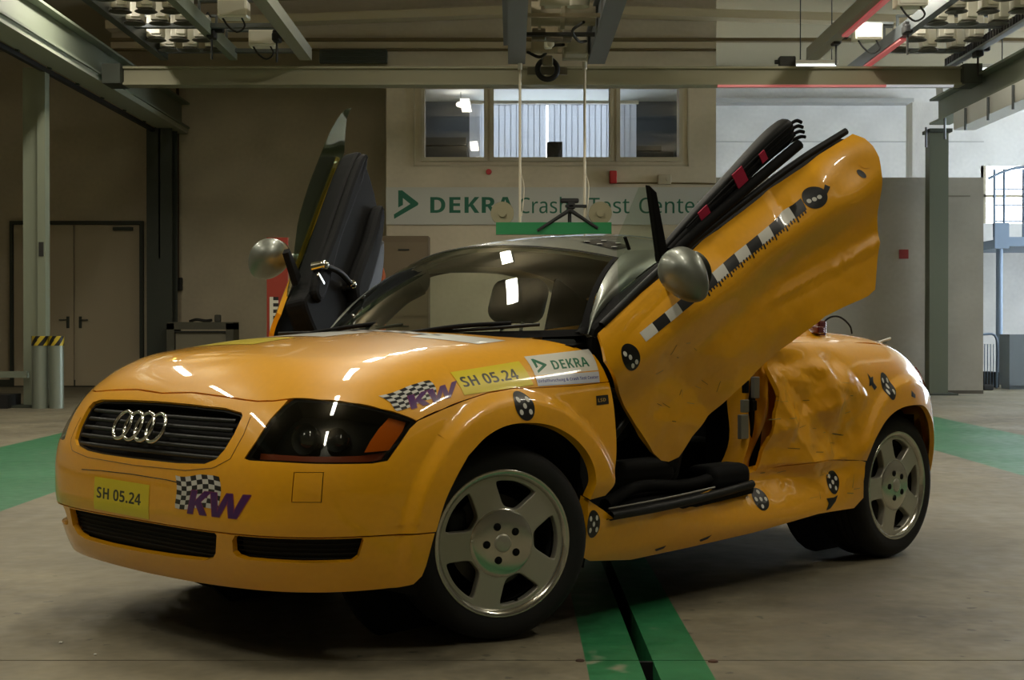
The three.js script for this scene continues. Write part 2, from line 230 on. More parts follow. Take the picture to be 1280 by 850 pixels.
{ // back right: partition, white wall, gallery
  const z = -22.4;
  struct('wall_partition', metreUV(span(3.06, wx(1229, 22.4), 0, wy(222, 22.4), z, z - .2), .5), M.partition);
  struct('trim_7', merge([span(3.1, wx(1100, 22.4), wy(246, 22.4), wy(244.6, 22.4), z, z + .02), span(wx(1180, 22.4), wx(1212, 22.4), wy(246, 22.4), wy(244.6, 22.4), z, z + .02)]), std(0x6f6a5c, .8));
  struct('baseboard_right', span(3.1, wx(1229, 22.4), 0, .05, z, z + .015), std(0x4a4438, .8));
  struct('wall_back_right', metreUV(merge([span(3.06, 9.0, 0, 6.2, -28, -28.2), span(9.0, 11.5, 0, 3.0, -28, -28.2), span(9.0, 11.5, 4.1, 6.2, -28, -28.2), span(11.5, 13.2, 0, 6.2, -28, -28.2), span(2.86, 3.06, 0, 6.2, -25.2, -28.2)]), .5), M.wallWhite);
  const w = struct('window_8'); part('window_frame', merge([span(8.95, 9.05, 3, 4.1, -28, -28.1), span(10.2, 10.32, 3, 4.1, -28, -28.1), span(11.45, 11.55, 3, 4.1, -28, -28.1), span(9, 11.5, 3.5, 3.55, -28, -28.1)]), M.frame, w); part('pane', span(9, 11.5, 3, 4.1, -28.14, -28.15), M.glassPane, w);
  struct('trim_8', merge([span(3.06, wx(1140, 27.7), wy(126, 27.7) - .05, wy(126, 27.7) + .03, -27.6, -28), span(3.06, 9, wy(178, 28), wy(177, 28), -27.98, -28)]), std(0xa9a9a6, .8));
  struct('wall_box_beam', merge([span(wx(1140, 24.5), wx(1180, 24.5), 3.0, wy(128, 24.5), -24.5, -24.9), span(wx(1178, 24.5), 12.9, wy(120, 24.5), wy(98, 24.5), -24.5, -24.9)]), M.wallWhite);
  single('fire_sign', span(wx(1123.5, 22.4), wx(1135, 22.4), wy(323.5, 22.4), wy(312, 22.4), z, z + .02), M.redDark, 'small square red fire sign on the grey partition', 'sign');
  // gallery
  const gal = thing('gallery', 'steel gallery with a railing at the daylight windows past the partition', 'gallery');
  const gx = wx(1234, 26), gy = wy(298, 26);
  part('deck', merge([span(gx + .25, 12.9, gy - .16, gy, -25.6, -27.9)]), M.blueGrey, gal);
  part('stringer', merge([span(gx, gx + .25, gy - .2, gy + .25, -25.6, -25.7)]), M.blueGrey, gal);
  const post = cyl(.025, .025, [0, gy, 0], [0, wy(214, 26) , 0], 10);
  for (const px of [1233, 1245, 1269, 1276, 1300]) { const p = part('post', post, M.blueGrey, gal); p.position.set(wx(px, 26) + .02, 0, -25.65); }
  part('handrail', tube([[gx - .1, wy(226, 26), -25.65], [gx + .3, wy(214, 26), -25.65], [gx + 1.5, wy(210, 26), -25.65], [12.8, wy(210, 26), -25.65]], .025, 20), M.blueGrey, gal);
  for (const k of [1, 2, 3]) part('knee_rail', cyl(.012, .012, [gx, gy + k * .28, -25.65], [12.8, gy + k * .28, -25.65], 8), M.blueGrey, gal);
  part('support', cyl(.06, .06, [wx(1249, 26), 0, -26], [wx(1249, 26), gy, -26], 12), M.blueGrey, gal);
  const fence = thing('floor_railing', 'low blue grey tube railing beneath the gallery', 'railing', [wx(1236, 24.5), 0, -24.5]);
  part('rail', tube([[-.12, wy(418, 24.5), 0], [.08, wy(418, 24.5), 0], [.13, wy(424, 24.5), 0], [.13, 0, 0]], .02, 20), M.blueGrey, fence);
  for (let k = 0; k < 5; k++) part('bar', cyl(.008, .008, [-.12 + k * .05, .03, 0], [-.12 + k * .05, wy(430, 24.5), 0], 6), M.blueGrey, fence);
  single('black_case', rbox(.17, wy(466, 24.2), .4, .02, wx(1256, 24.2), wy(466, 24.2) / 2, -24.9), M.black, 'upright black case on the floor beside the grey locker', 'case');
  single('black_case', rbox(.17, wy(481, 23.6), .4, .02, wx(1236, 23.6), wy(481, 23.6) / 2, -23.8), M.black, 'low black case on the floor at the partition end', 'case');
  single('grey_locker', merge([span(wx(1262, 23.9), 9.3, .06, wy(418, 23.9), -23.9, -24.4), span(wx(1263, 23.9), 9.28, 0, .06, -23.95, -24.35)]), std(0x6c7478, .5, .3), 'grey metal locker beneath the gallery', 'locker');
}
// ---- crane runways and bridge ----
{
  const iBeam = (x, y0, y1, z0, z1, w = .24) => merge([span(x - w / 2, x + w / 2, y0, y0 + .03, z0, z1), span(x - w / 2, x + w / 2, y1 - .03, y1, z0, z1), span(x - .015, x + .015, y0, y1, z0, z1)]);
  const left = thing('crane_runway', 'pale green runway beam along the dark side of the hall', 'crane beam');
  part('beam', iBeam(-5.62, 4.38, 4.82, 6, -24.9, .3), M.steelGreen, left); part('rail', span(-5.66, -5.58, 4.82, 4.88, 6, -24.9), M.galv, left);
  part('ledge', span(-5.86, -5.5, 4.3, 4.38, 6, -24.9), std(0xa6ab98, .5, .1), left);
  part('cable_track', span(-5.95, -5.89, 4.24, 4.30, 6, -24.6), M.black, left); part('end_stop', box(.2, .2, .12, -5.85, 4.25, -24.5), M.black, left);
  for (let k = 0; k < 9; k++) part('bracket', box(.04, .16, .06, -5.86, 4.36, -15 - k * 1.2), M.steelDark, left);
  const right = thing('crane_runway', 'white runway beam along the daylit side of the hall', 'crane beam');
  part('beam', iBeam(6.35, 4.02, 4.4, 6, -21.8, .3), M.steelGreen, right); part('rail', span(6.31, 6.39, 4.4, 4.45, 6, -21.8), M.galv, right);
  part('ledge', span(6.2, 6.5, 3.78, 4.02, 6, -20.6), M.steelWhite, right);
  for (let k = 0; k < 7; k++) part('bracket', cyl(.018, .018, [6.18, 3.7, -16.2 - k * .95], [6.18, 4.0, -16.2 - k * .95], 8), M.steelGrey, right);
  const bridge = thing('crane_bridge', 'wide beige bridge beam spanning the hall in front of the office windows', 'crane beam');
  part('beam', merge([span(-5.2, 6.05, 4.255, 4.285, -19.6, -19.9), span(-5.2, 6.05, 4.47, 4.5, -19.6, -19.9), span(-5.2, 6.05, 4.285, 4.47, -19.66, -19.7)]), M.beam, bridge);
  for (const x of [-5.33, 6.13]) part('end_carriage', box(.24, .26, .5, x, 4.39, -19.75), M.steelDark, bridge);
}
// ---- camera floodlight rigs ----
{
  const h0 = 4.56;
  const rail = (x, w, m, label, z0 = -19.5, cat = 'rail') => { const t = thing('lamp_rail', label, cat); part('channel', merge([span(x - w / 2, x + w / 2, h0, h0 + .02, z0, -12.5), span(x - w / 2, x - w / 2 + .015, h0 + .02, h0 + .16, z0, -12.5), span(x + w / 2 - .015, x + w / 2, h0 + .02, h0 + .16, z0, -12.5)]), m, t); return t; };
  rail(-4.62, .1, M.steelDark, 'dark lamp rail nearest the dark side wall of the hall');
  rail(-3.70, .1, M.steelGreen, 'middle lamp rail of the lamp rig over the dark side of the hall');
  rail(-2.74, .16, std(0x9c9c8a, .5, .2), 'pale wide lamp rail at the inner edge of the rig over the dark side');
  const r1 = rail(3.99, .16, std(0x9c9c8a, .5, .2), 'pale wide lamp rail with a red light strip, inner edge of the daylit rig');
  const r2 = rail(4.80, .1, M.steelGrey, 'narrow lamp rail with a red light strip beside the daylit floodlights', -20.8);
  const redGlow = std(0xd8a0a0, .5, 0, { emissive: 0xff5a68, emissiveIntensity: .28 });
  part('light_strip', span(4.0, 4.07, h0 - .03, h0 - .002, -17.8, -12.6), redGlow, r1); part('light_strip', span(4.76, 4.84, h0 - .03, h0 - .002, -20.8, -18), redGlow, r2);
  for (const [x, z, w, d] of [[4.035, -15.2, .07, 5], [4.8, -19.4, .08, 2.8]]) { const l = new THREE.RectAreaLight(0xff3040, .8, w, d); l.position.set(x, h0 - .035, z); l.rotation.x = -Math.PI / 2; (x < 4.5 ? r1 : r2).add(l); }
  const under = thing('light_strip', 'red and white light strip under the bridge beam over the white wall', 'light strip');
  part('red_half', span(2.75, 5.0, 4.225, 4.253, -19.6, -19.66), redGlow, under); part('white_half', span(5.0, 5.9, 4.225, 4.253, -19.6, -19.66), std(0xe8e8ee, .5, 0, { emissive: 0xdfe4f0, emissiveIntensity: .5 }), under);
  const chain = thing('cable_chain', 'dotted black cable chain at the outer edge of the daylit lamp rig', 'cable chain');
  part('tray', span(5.93, 6.03, h0, h0 + .03, -20.2, -12.5), M.galv, chain);
  const link = box(.1, .1, .055), lm = std(0x2c2a28, .6); for (let k = 0; k < 70; k++) { const l = part('link', link, lm, chain); l.position.set(5.98, h0 + .08, -20.1 + k * .1); }
  // cross bars
  const bar = (x0, x1, z, label, m = M.steelGrey) => { single('cross_bar', span(x0, x1, h0 + .08, h0 + .13, z, z - .10), m, label, 'cross bar', 'cross bars of the lamp rigs'); };
  const names = ['nearest the bridge beam', 'second from the bridge beam', 'third from the bridge beam'];
  [-19.35, -17.75, -15.6].forEach((z, i) => { bar(-4.57, -2.82, z, `flat cross bar of the dark side lamp rig, ${names[i]}`); bar(4.85, 5.93, z, `flat cross bar of the daylit lamp rig, ${names[i]}`); });
  const proto = group('floodlight');
  part('housing', rbox(.19, .27, .17, .012, 0, .165, 0), M.lampGrey, proto); part('cover', rbox(.12, .22, .03, .01, .03, .17, .10), M.lampWhite, proto);
  part('reflector', new THREE.LatheGeometry([[.02, .03], [.08, .025], [.12, .008], [.13, 0], [.12, -.006], [.07, .012], [.0, .016]].map((p) => new THREE.Vector2(...p)), 24), std(0x55544c, .4, .4), proto);
  part('cable', tube([[.05, .29, 0], [.07, .34, .02], [.10, .29, .03], [.11, .31, .02]], .012, 12, 6), M.dark, proto);
  const ord = ['first', 'second', 'third', 'fourth', 'fifth', 'sixth'];
  let first = true;
  const place = (x, z, side, row, col, jit) => {
    const o = first ? proto : proto.clone(); first = false; o.name = numbered('floodlight'); scene.add(o); o.position.set(x, h0 + .03, z); o.rotation.y = (rnd() - .5) * .2;
    tag(o, `grey floodlight, ${side} rig, ${ord[row]} row from bridge beam, ${ord[col]} from outer rail`, 'floodlight', `floodlights of the ${side} rig`);
  };
  [-18.95, -18.3, -17.3, -16.65, -16.0, -15.2].forEach((z, r) => { for (let c = 0; c < 3; c++) place(-4.44 + c * .29, z, 'dark side', r, c, (rnd() - .5) * .05); });
  [-18.95, -18.3, -17.3, -16.65, -16.0, -15.2].forEach((z, r) => { for (let c = 0; c < 3; c++) place(5.73 - c * .36 + (r % 2) * .03, z, 'daylit', r, c, (rnd() - .5) * .05); });
  for (const [x0, x1, side] of [[-4.63, -3.67, 'dark side'], [4.79, 5.97, 'daylit']]) [-18.95, -18.3, -17.3, -16.65, -16.0, -15.2].forEach((z, r) => single('lamp_carrier', merge([span(x0, x1, h0 + .32, h0 + .345, z - .03, z + .03), span(x0, x0 + .03, h0 + .02, h0 + .32, z - .015, z + .015), span(x1 - .03, x1, h0 + .02, h0 + .32, z - .015, z + .015)]), M.steelGrey, `thin carrier bar under the ${ord[r]} floodlight row, ${side} rig`, 'carrier bar', 'carrier bars of the lamp rigs'));
  // boxes, clamps and cables between the rails
  const jb = (x, z, label, m = M.lampWhite) => { const t = thing('junction_box', label, 'junction box', [x, h0 + .1, z]); part('box', rbox(.34, .2, .24, .015), m, t); part('mount', span(x < 0 ? -3.6 - x : 4.07 - x, x < 0 ? -2.84 - x : 4.72 - x, .10, .13, -.05, .05), M.steelGrey, t); part('lid', rbox(.3, .16, .02, .006, 0, 0, .13), M.lampGrey, t); part('cable', tube([[.1, -.1, .06], [.14, -.2, .08], [.05, -.26, .05], [-.05, -.2, .06], [-.12, -.1, .05]], .012, 14, 6), M.black, t); };
  jb(-3.15, -18.6, 'pale junction box on the dark side rig close to the bridge beam'); jb(-3.2, -16.9, 'pale junction box on the dark side rig further from the bridge beam'); jb(4.4, -18.2, 'pale junction box on the daylit rig close to the bridge beam'); jb(4.42, -16.3, 'pale junction box on the daylit rig further from the bridge beam');
  const clamp = (x, y, z, label) => { const t = thing('clamp', label, 'clamp', [x, y, z]); part('jaw', merge([rbox(.1, .1, .2, .02), rbox(.2, .07, .1, .02, .05, .06, 0)]), M.black, t); part('screw', cyl(.014, .014, [0, -.02, 0], [0, -.3, 0], 8), M.dark, t); };
  clamp(-3.66, h0 + .02, -17.9, 'black clamp on the middle rail of the dark side rig'); clamp(-2.9, h0 + .02, -18.1, 'black clamp at the pale wide rail of the dark side rig'); clamp(4.74, h0 + .02, -17.6, 'black clamp on the red lit narrow rail of the daylit rig'); clamp(4.04, h0 + .02, -18.3, 'black clamp at the pale wide rail of the daylit rig'); clamp(6.0, h0 - .02, -18.9, 'large black clamp under the dotted cable chain');
  // short lit tubes near the bridge
  for (const [px0, px1, py, label] of [[995, 1044, 84, 'short lit white tube over the bridge beam, in front of the daylit rig'], [1196, 1258, 89, 'short lit white tube over the bridge beam, near the white runway']]) {
    const d = 20.6, t = thing('tube_lamp', label, 'lamp', [wx((px0 + px1) / 2, d), wy(py, d), -d]), w = wx(px1, d) - wx(px0, d);
    part('tube', cyl(.03, .03, [-w / 2, 0, 0], [w / 2, 0, 0], 12), std(0xffffff, .4, 0, { emissive: 0xeaf4ff, emissiveIntensity: 2.5 }), t); part('housing', box(w + .06, .05, .1, 0, .065, 0), M.lampGrey, t); part('hanger', merge([cyl(.008, .008, [-w * .4, .09, 0], [-w * .4, 1.02, 0], 6), cyl(.008, .008, [w * .4, .09, 0], [w * .4, 1.02, 0], 6)]), M.black, t);
    const l = new THREE.RectAreaLight(0xeaf4ff, 6, w, .06); l.position.set(0, -.035, 0); l.rotation.x = -Math.PI / 2; t.add(l);
  }
  single('sensor_box', merge([rbox(.22, .16, .16, .02, -.0, 0, 0).translate(wx(985, 19.6), wy(77, 19.6), -19.72), cyl(.03, .03, [wx(975, 19.6), wy(76, 19.6), -19.72], [wx(970, 19.6), wy(76, 19.6), -19.72], 10)]), M.dark, 'small dark sensor box on the bridge beam at the daylit rig', 'sensor');
  single('chain_hoist', merge([span(-5.3, -5.1, 4.9, 4.98, -15.8, -14), span(-5.0, -4.8, 4.85, 4.95, -15.6, -15.3)]), M.yellow, 'yellow black hoist fitting over the dark side runway', 'hoist');
}
// ---- central hoist with the green spreader bar ----
{
  const t = thing('overhead_hoist', 'blue grey hoist frame with drive machinery at mid hall', 'hoist');
  const chan = (x0, x1) => merge([span(x0, x1, 4.42, 4.445, -19, -12.5), span(x0, x0 + .02, 4.445, 4.68, -19, -12.5), span(x1 - .02, x1, 4.445, 4.68, -19, -12.5), span(x0 - .06, x0, 4.66, 4.68, -19, -12.5)]);
  part('channel', chan(-.05, .17), M.steelGrey, t); part('channel', chan(.98, 1.2), M.steelGrey, t);
  part('motor', merge([cyl(.16, .16, [.24, 4.56, -18.1], [.56, 4.56, -18.1], 20), cyl(.11, .09, [.56, 4.56, -18.1], [.68, 4.56, -18.1], 16), ...[0, 1, 2, 3].map((k) => cyl(.17, .17, [.27 + k * .08, 4.56, -18.1], [.29 + k * .08, 4.56, -18.1], 20))]), M.motor, t);
  part('gearbox', merge([rbox(.30, .26, .3, .03, .80, 4.56, -18.5), cyl(.11, .11, [.64, 4.52, -18.7], [.95, 4.52, -18.7], 18)]), std(0xa7a291, .5, .1), t);
  part('end_bar', span(.17, .98, 4.55, 4.60, -18.9, -18.97), M.motor, t); part('end_bar', span(.17, .98, 4.46, 4.5, -17.35, -17.42), M.dark, t); part('end_bar', span(.17, .98, 4.46, 4.5, -16.3, -16.36), M.motor, t);
  part('drum', merge([cyl(.14, .14, [.22, 4.6, -16.8], [.95, 4.6, -16.8], 22), cyl(.18, .18, [.55, 4.6, -16.8], [.6, 4.6, -16.8], 22), cyl(.18, .18, [.3, 4.6, -16.8], [.33, 4.6, -16.8], 22)]), std(0x8c8470, .45, .2), t);
  part('pump', merge([cyl(.12, .15, [.72, 4.5, -16.0], [.72, 4.72, -16.0], 18), rbox(.2, .1, .18, .02, .45, 4.56, -16.05), cyl(.05, .05, [.3, 4.52, -15.8], [.62, 4.52, -15.8], 12)]), std(0xb5b09e, .5, .1), t);
  part('valve_block', merge([rbox(.16, .14, .14, .02, .32, 4.5, -17.5), rbox(.12, .1, .2, .02, .66, 4.5, -17.55), cyl(.03, .03, [.3, 4.45, -17.5], [.7, 4.47, -17.7], 8)]), std(0x6f6858, .55, .2), t);
  part('hose', tube([[.2, 4.5, -18.6], [.35, 4.4, -18.4], [.5, 4.46, -18.0], [.62, 4.42, -17.7]], .02, 24, 8), M.dark, t); part('hose', tube([[.9, 4.5, -17.9], [.8, 4.42, -17.5], [.7, 4.44, -17.0], [.8, 4.42, -16.4]], .018, 24, 8), M.dark, t);
  part('sheave', new THREE.TorusGeometry(.13, .035, 10, 28).translate(.46, 4.36, -19.05), M.black, t); part('sheave_guard', merge([span(.2, .72, 4.3, 4.40, -19.1, -19.14), rbox(.14, .14, .1, .02, .46, 4.46, -19.0)]), std(0x7b7664, .6, .2), t);
  part('limit_switch', merge([rbox(.1, .1, .1, .02, .44, 4.46, -17.9), new THREE.SphereGeometry(.045, 12, 8).translate(.47, 4.44, -17.75)]), M.lampWhite, t);
  const y1 = wy(278, 18.9), y0 = wy(293, 18.9);
  for (const [px, label] of [[650, 'pale hoist rope on the left end of the green spreader bar'], [731, 'pale hoist rope on the right end of the green spreader bar']]) {
    const r = thing('hoist_rope', label, 'rope', [wx(px, 18.9), 0, -18.95]); part('rope', cyl(.017, .017, [0, y1, 0], [0, 4.42, 0], 8), M.rope, r); part('clip', cyl(.03, .03, [0, 4.34, 0], [0, 4.44, 0], 10), M.lampWhite, r);
    part('loose_end', tube([[.01, 3.0, .01], [.05, 2.85, .02], [.04, 2.6, .02], [.02, 2.45, .01]], .006, 12, 5), M.rope, r);
  }
  const b = thing('spreader_bar', 'bright green spreader bar hanging level on two ropes', 'spreader bar', [0, 0, -18.95]);
  part('bar', span(wx(620, 18.95), wx(764, 18.95), y0, y1, -.06, .06), M.greenBar, b);
  for (const px of [628, 750]) part('pulley', merge([cyl(.15, .15, [wx(px, 18.95), wy(267, 18.95), -.05], [wx(px, 18.95), wy(267, 18.95), .05], 26), cyl(.05, .05, [wx(px, 18.95), wy(267, 18.95), .05], [wx(px, 18.95), wy(267, 18.95), .09], 14)]), std(0x8a8468, .5, .2), b);
  const tr = thing('camera_mount', 'black spider mount with a small camera standing on the green spreader bar', 'camera mount', [wx(712, 18.95), 0, -18.95]);
  const ty = wy(263, 18.95), yb = wy(278, 18.95);
  part('head', merge([rbox(.24, .06, .1, .02, 0, wy(251, 18.95), 0), rbox(.1, .1, .1, .02, .02, wy(257, 18.95), 0), cyl(.025, .025, [0, yb, 0], [0, wy(252, 18.95), 0], 10), rbox(.28, .04, .04, .01, .08, wy(258, 18.95), .03)]), M.black, tr);
  for (const [x, y] of [[-.42, wy(289, 18.95)], [.36, wy(286, 18.95)]]) part('leg', cyl(.028, .018, [0, ty, .05], [x, y, .085], 8), M.black, tr);
}
// lamps under the roof, over and behind the viewer
for (let k = 0; k < 6; k++) batten(-.88, -16.2 + k * 3.13, true, 'fluorescent batten of the middle row under the roof');
for (let k = 0; k < 5; k++) { batten(-5.0, -17.3 + k * 3.3, true, 'fluorescent batten of the row along the dark side wall', 5.05); batten(4.3, -17.3 + k * 3.3, true, 'fluorescent batten of the row along the daylit side', 5.1); }
// ---- body shape: a smooth field whose zero surface is the undamaged lower body (car frame: x forward from the front axle, y up, z to the car's left) ----
const sstep = (a, b, x) => { const t = Math.min(1, Math.max(0, (x - a) / (b - a))); return t * t * (3 - 2 * t); };
function curve(pts) { // monotone piecewise cubic through [x, y] pairs, x rising
  const n = pts.length, d = [], m = [];
  for (let i = 0; i < n - 1; i++) d[i] = (pts[i + 1][1] - pts[i][1]) / (pts[i + 1][0] - pts[i][0]);
  m[0] = d[0]; m[n - 1] = d[n - 2];
  for (let i = 1; i < n - 1; i++) m[i] = d[i - 1] * d[i] <= 0 ? 0 : 2 * d[i - 1] * d[i] / (d[i - 1] + d[i]);
  return (x) => {
    if (x <= pts[0][0]) return pts[0][1] + m[0] * (x - pts[0][0]);
    if (x >= pts[n - 1][0]) return pts[n - 1][1] + m[n - 1] * (x - pts[n - 1][0]);
    let i = 0; while (x > pts[i + 1][0]) i++;
    const h = pts[i + 1][0] - pts[i][0], t = (x - pts[i][0]) / h, t2 = t * t, t3 = t2 * t;
    return (2 * t3 - 3 * t2 + 1) * pts[i][1] + (t3 - 2 * t2 + t) * h * m[i] + (3 * t2 - 2 * t3) * pts[i + 1][1] + (t3 - t2) * h * m[i + 1];
  };
}
const smax = (a, b, k) => { const h = Math.max(k - Math.abs(a - b), 0) / k; return Math.max(a, b) + h * h * k / 4; };
const noseX = curve([[.15, .74], [.24, .81], [.34, .845], [.45, .865], [.58, .865], [.7, .85], [.8, .83], [1, .74]]);
const tailX = curve([[.15, -2.95], [.3, -3.06], [.5, -3.12], [.7, -3.11], [.9, -3.03], [1.0, -2.95]]);
const halfW = curve([[.15, .80], [.25, .845], [.4, .868], [.52, .872], [.66, .86], [.8, .835], [.95, .79], [1.05, .75]]);
const topY = curve([[-3.2, .80], [-2.95, .91], [-2.6, .985], [-2.2, 1.02], [-1.7, 1.03], [-1.0, 1.02], [-.5, 1.01], [-.2, 1.0], [.2, .975], [.5, .935], [.7, .885], [.85, .81], [.95, .74]]);
const NF = 3.7, NR = 2.15, AX = -2.427, WY = .317; // rear axle, wheel centre height
function F(x, y, z) {
  const s = Math.abs(z);
  let b = halfW(y);
  const rf = Math.hypot(x, y - WY), rr = Math.hypot(x - AX, y - WY), side = sstep(.55, .75, s);
  b += side * .022 * ((1 - sstep(.450, .502, rf)) * (x < 0 ? sstep(.40, .50, y) : 1) + (1 - sstep(.445, .492, rr)) * (x > AX ? sstep(.42, .54, y) : 1));
  const n = x > -1 ? NF : NR; let u = 0;
  if (x > .1) u = (x - .1) / (noseX(y) - .1); else if (x < -2.35) u = (-2.35 - x) / (-2.35 - tailX(y));
  const wall = (Math.pow(Math.pow(s / b, n) + Math.pow(u, n), 1 / n) - 1) * b;
  const top = y - (topY(x) - .07 * (s / .8) ** 2);
  return smax(wall, top, .2 + .1 * sstep(.2, .7, x));
}
function grad(f, x, y, z) {
  const e = 1e-3, g = [f(x + e, y, z) - f(x - e, y, z), f(x, y + e, z) - f(x, y - e, z), f(x, y, z + e) - f(x, y, z - e)], l = Math.hypot(...g) || 1;
  return [g[0] / l, g[1] / l, g[2] / l];
}
function hit(f, o, d, t1 = 3, step = .02) { // first crossing from outside to inside along o + t d
  let t = 0, v = f(o[0], o[1], o[2]);
  if (v <= 0) return null;
  for (let s = step; s <= t1; s += step) {
    const w = f(o[0] + d[0] * s, o[1] + d[1] * s, o[2] + d[2] * s);
    if (w <= 0) { let a = s - step, b = s; for (let i = 0; i < 30; i++) { const m = (a + b) / 2; if (f(o[0] + d[0] * m, o[1] + d[1] * m, o[2] + d[2] * m) > 0) a = m; else b = m; } t = (a + b) / 2; return [o[0] + d[0] * t, o[1] + d[1] * t, o[2] + d[2] * t]; }
  }
  return null;
}
function rotM(a, b, c) { const [ca, sa, cb, sb, cc, sc] = [Math.cos(a), Math.sin(a), Math.cos(b), Math.sin(b), Math.cos(c), Math.sin(c)];
  const mul = (A, B) => A.map((r) => B[0].map((_, j) => r.reduce((s, v, k) => s + v * B[k][j], 0)));
  return mul(mul([[cb, 0, sb], [0, 1, 0], [-sb, 0, cb]], [[1, 0, 0], [0, cc, -sc], [0, sc, cc]]), [[ca, -sa, 0], [sa, ca, 0], [0, 0, 1]]); }
const rad = Math.PI / 180;
const DOOR = { R: rotM(-31.00673565 * rad, 9.63150525 * rad, 10.91212819 * rad), P: [-.44, .94, .82], t: [.0366, .048, .0337] };
const app = (M, v) => M.map((r) => r[0] * v[0] + r[1] * v[1] + r[2] * v[2]);
const tp = (M) => M[0].map((_, j) => M.map((r) => r[j]));
const opened = (D, v) => { const q = app(D.R, v.map((c, i) => c - D.P[i])); return q.map((c, i) => c + D.P[i] + D.t[i]); };
const closed = (D, v) => { const q = app(tp(D.R), v.map((c, i) => c - D.P[i] - D.t[i])); return q.map((c, i) => c + D.P[i]); };
const DOOR_R = { R: rotM(-39.96914857 * rad, 26.06648758 * rad, 11.5853885 * rad), P: [-.44, .94, .82], t: [.168, .122, .119] };
// ================= the car =================
const car = thing('car', 'crash damaged yellow sports coupe with both doors swung up like wings', 'car', [-.587630034, 0, -5.22841772]);
car.rotation.y = Math.atan2(-Math.cos(.782948684), -Math.sin(.782948684));
const V3 = THREE.Vector3;
// the body is written with z to the car's left; flipZ turns it into the group's right-handed frame
function flipZ(g) {
  g = g.index ? g.toNonIndexed() : g.clone();
  for (const k of ['position', 'normal']) { const a = g.attributes[k]; if (a) for (let i = 0; i < a.count; i++) a.setZ(i, -a.getZ(i)); }
  for (const k of Object.keys(g.attributes)) { const a = g.attributes[k], s = a.itemSize, v = a.array; for (let i = 0; i < a.count; i += 3) for (let c = 0; c < s; c++) { const x = v[(i + 1) * s + c]; v[(i + 1) * s + c] = v[(i + 2) * s + c]; v[(i + 2) * s + c] = x; } }
  return g;
}
const cpart = (name, geo, mat, parent = car) => part(name, flipZ(geo), mat, parent);       // authored as the left side
const rpart = (name, geo, mat, parent = car) => part(name, geo.index ? geo.toNonIndexed() : geo.clone(), mat, parent); // the same shape on the right side
function applyDoor(D, g) { g = g.index ? g.toNonIndexed() : g.clone(); const m = new THREE.Matrix4().set(...D.R[0], 0, ...D.R[1], 0, ...D.R[2], 0, 0, 0, 0, 1); return g.translate(...D.P.map((c) => -c)).applyMatrix4(m).translate(...D.P.map((c, i) => c + D.t[i])); }

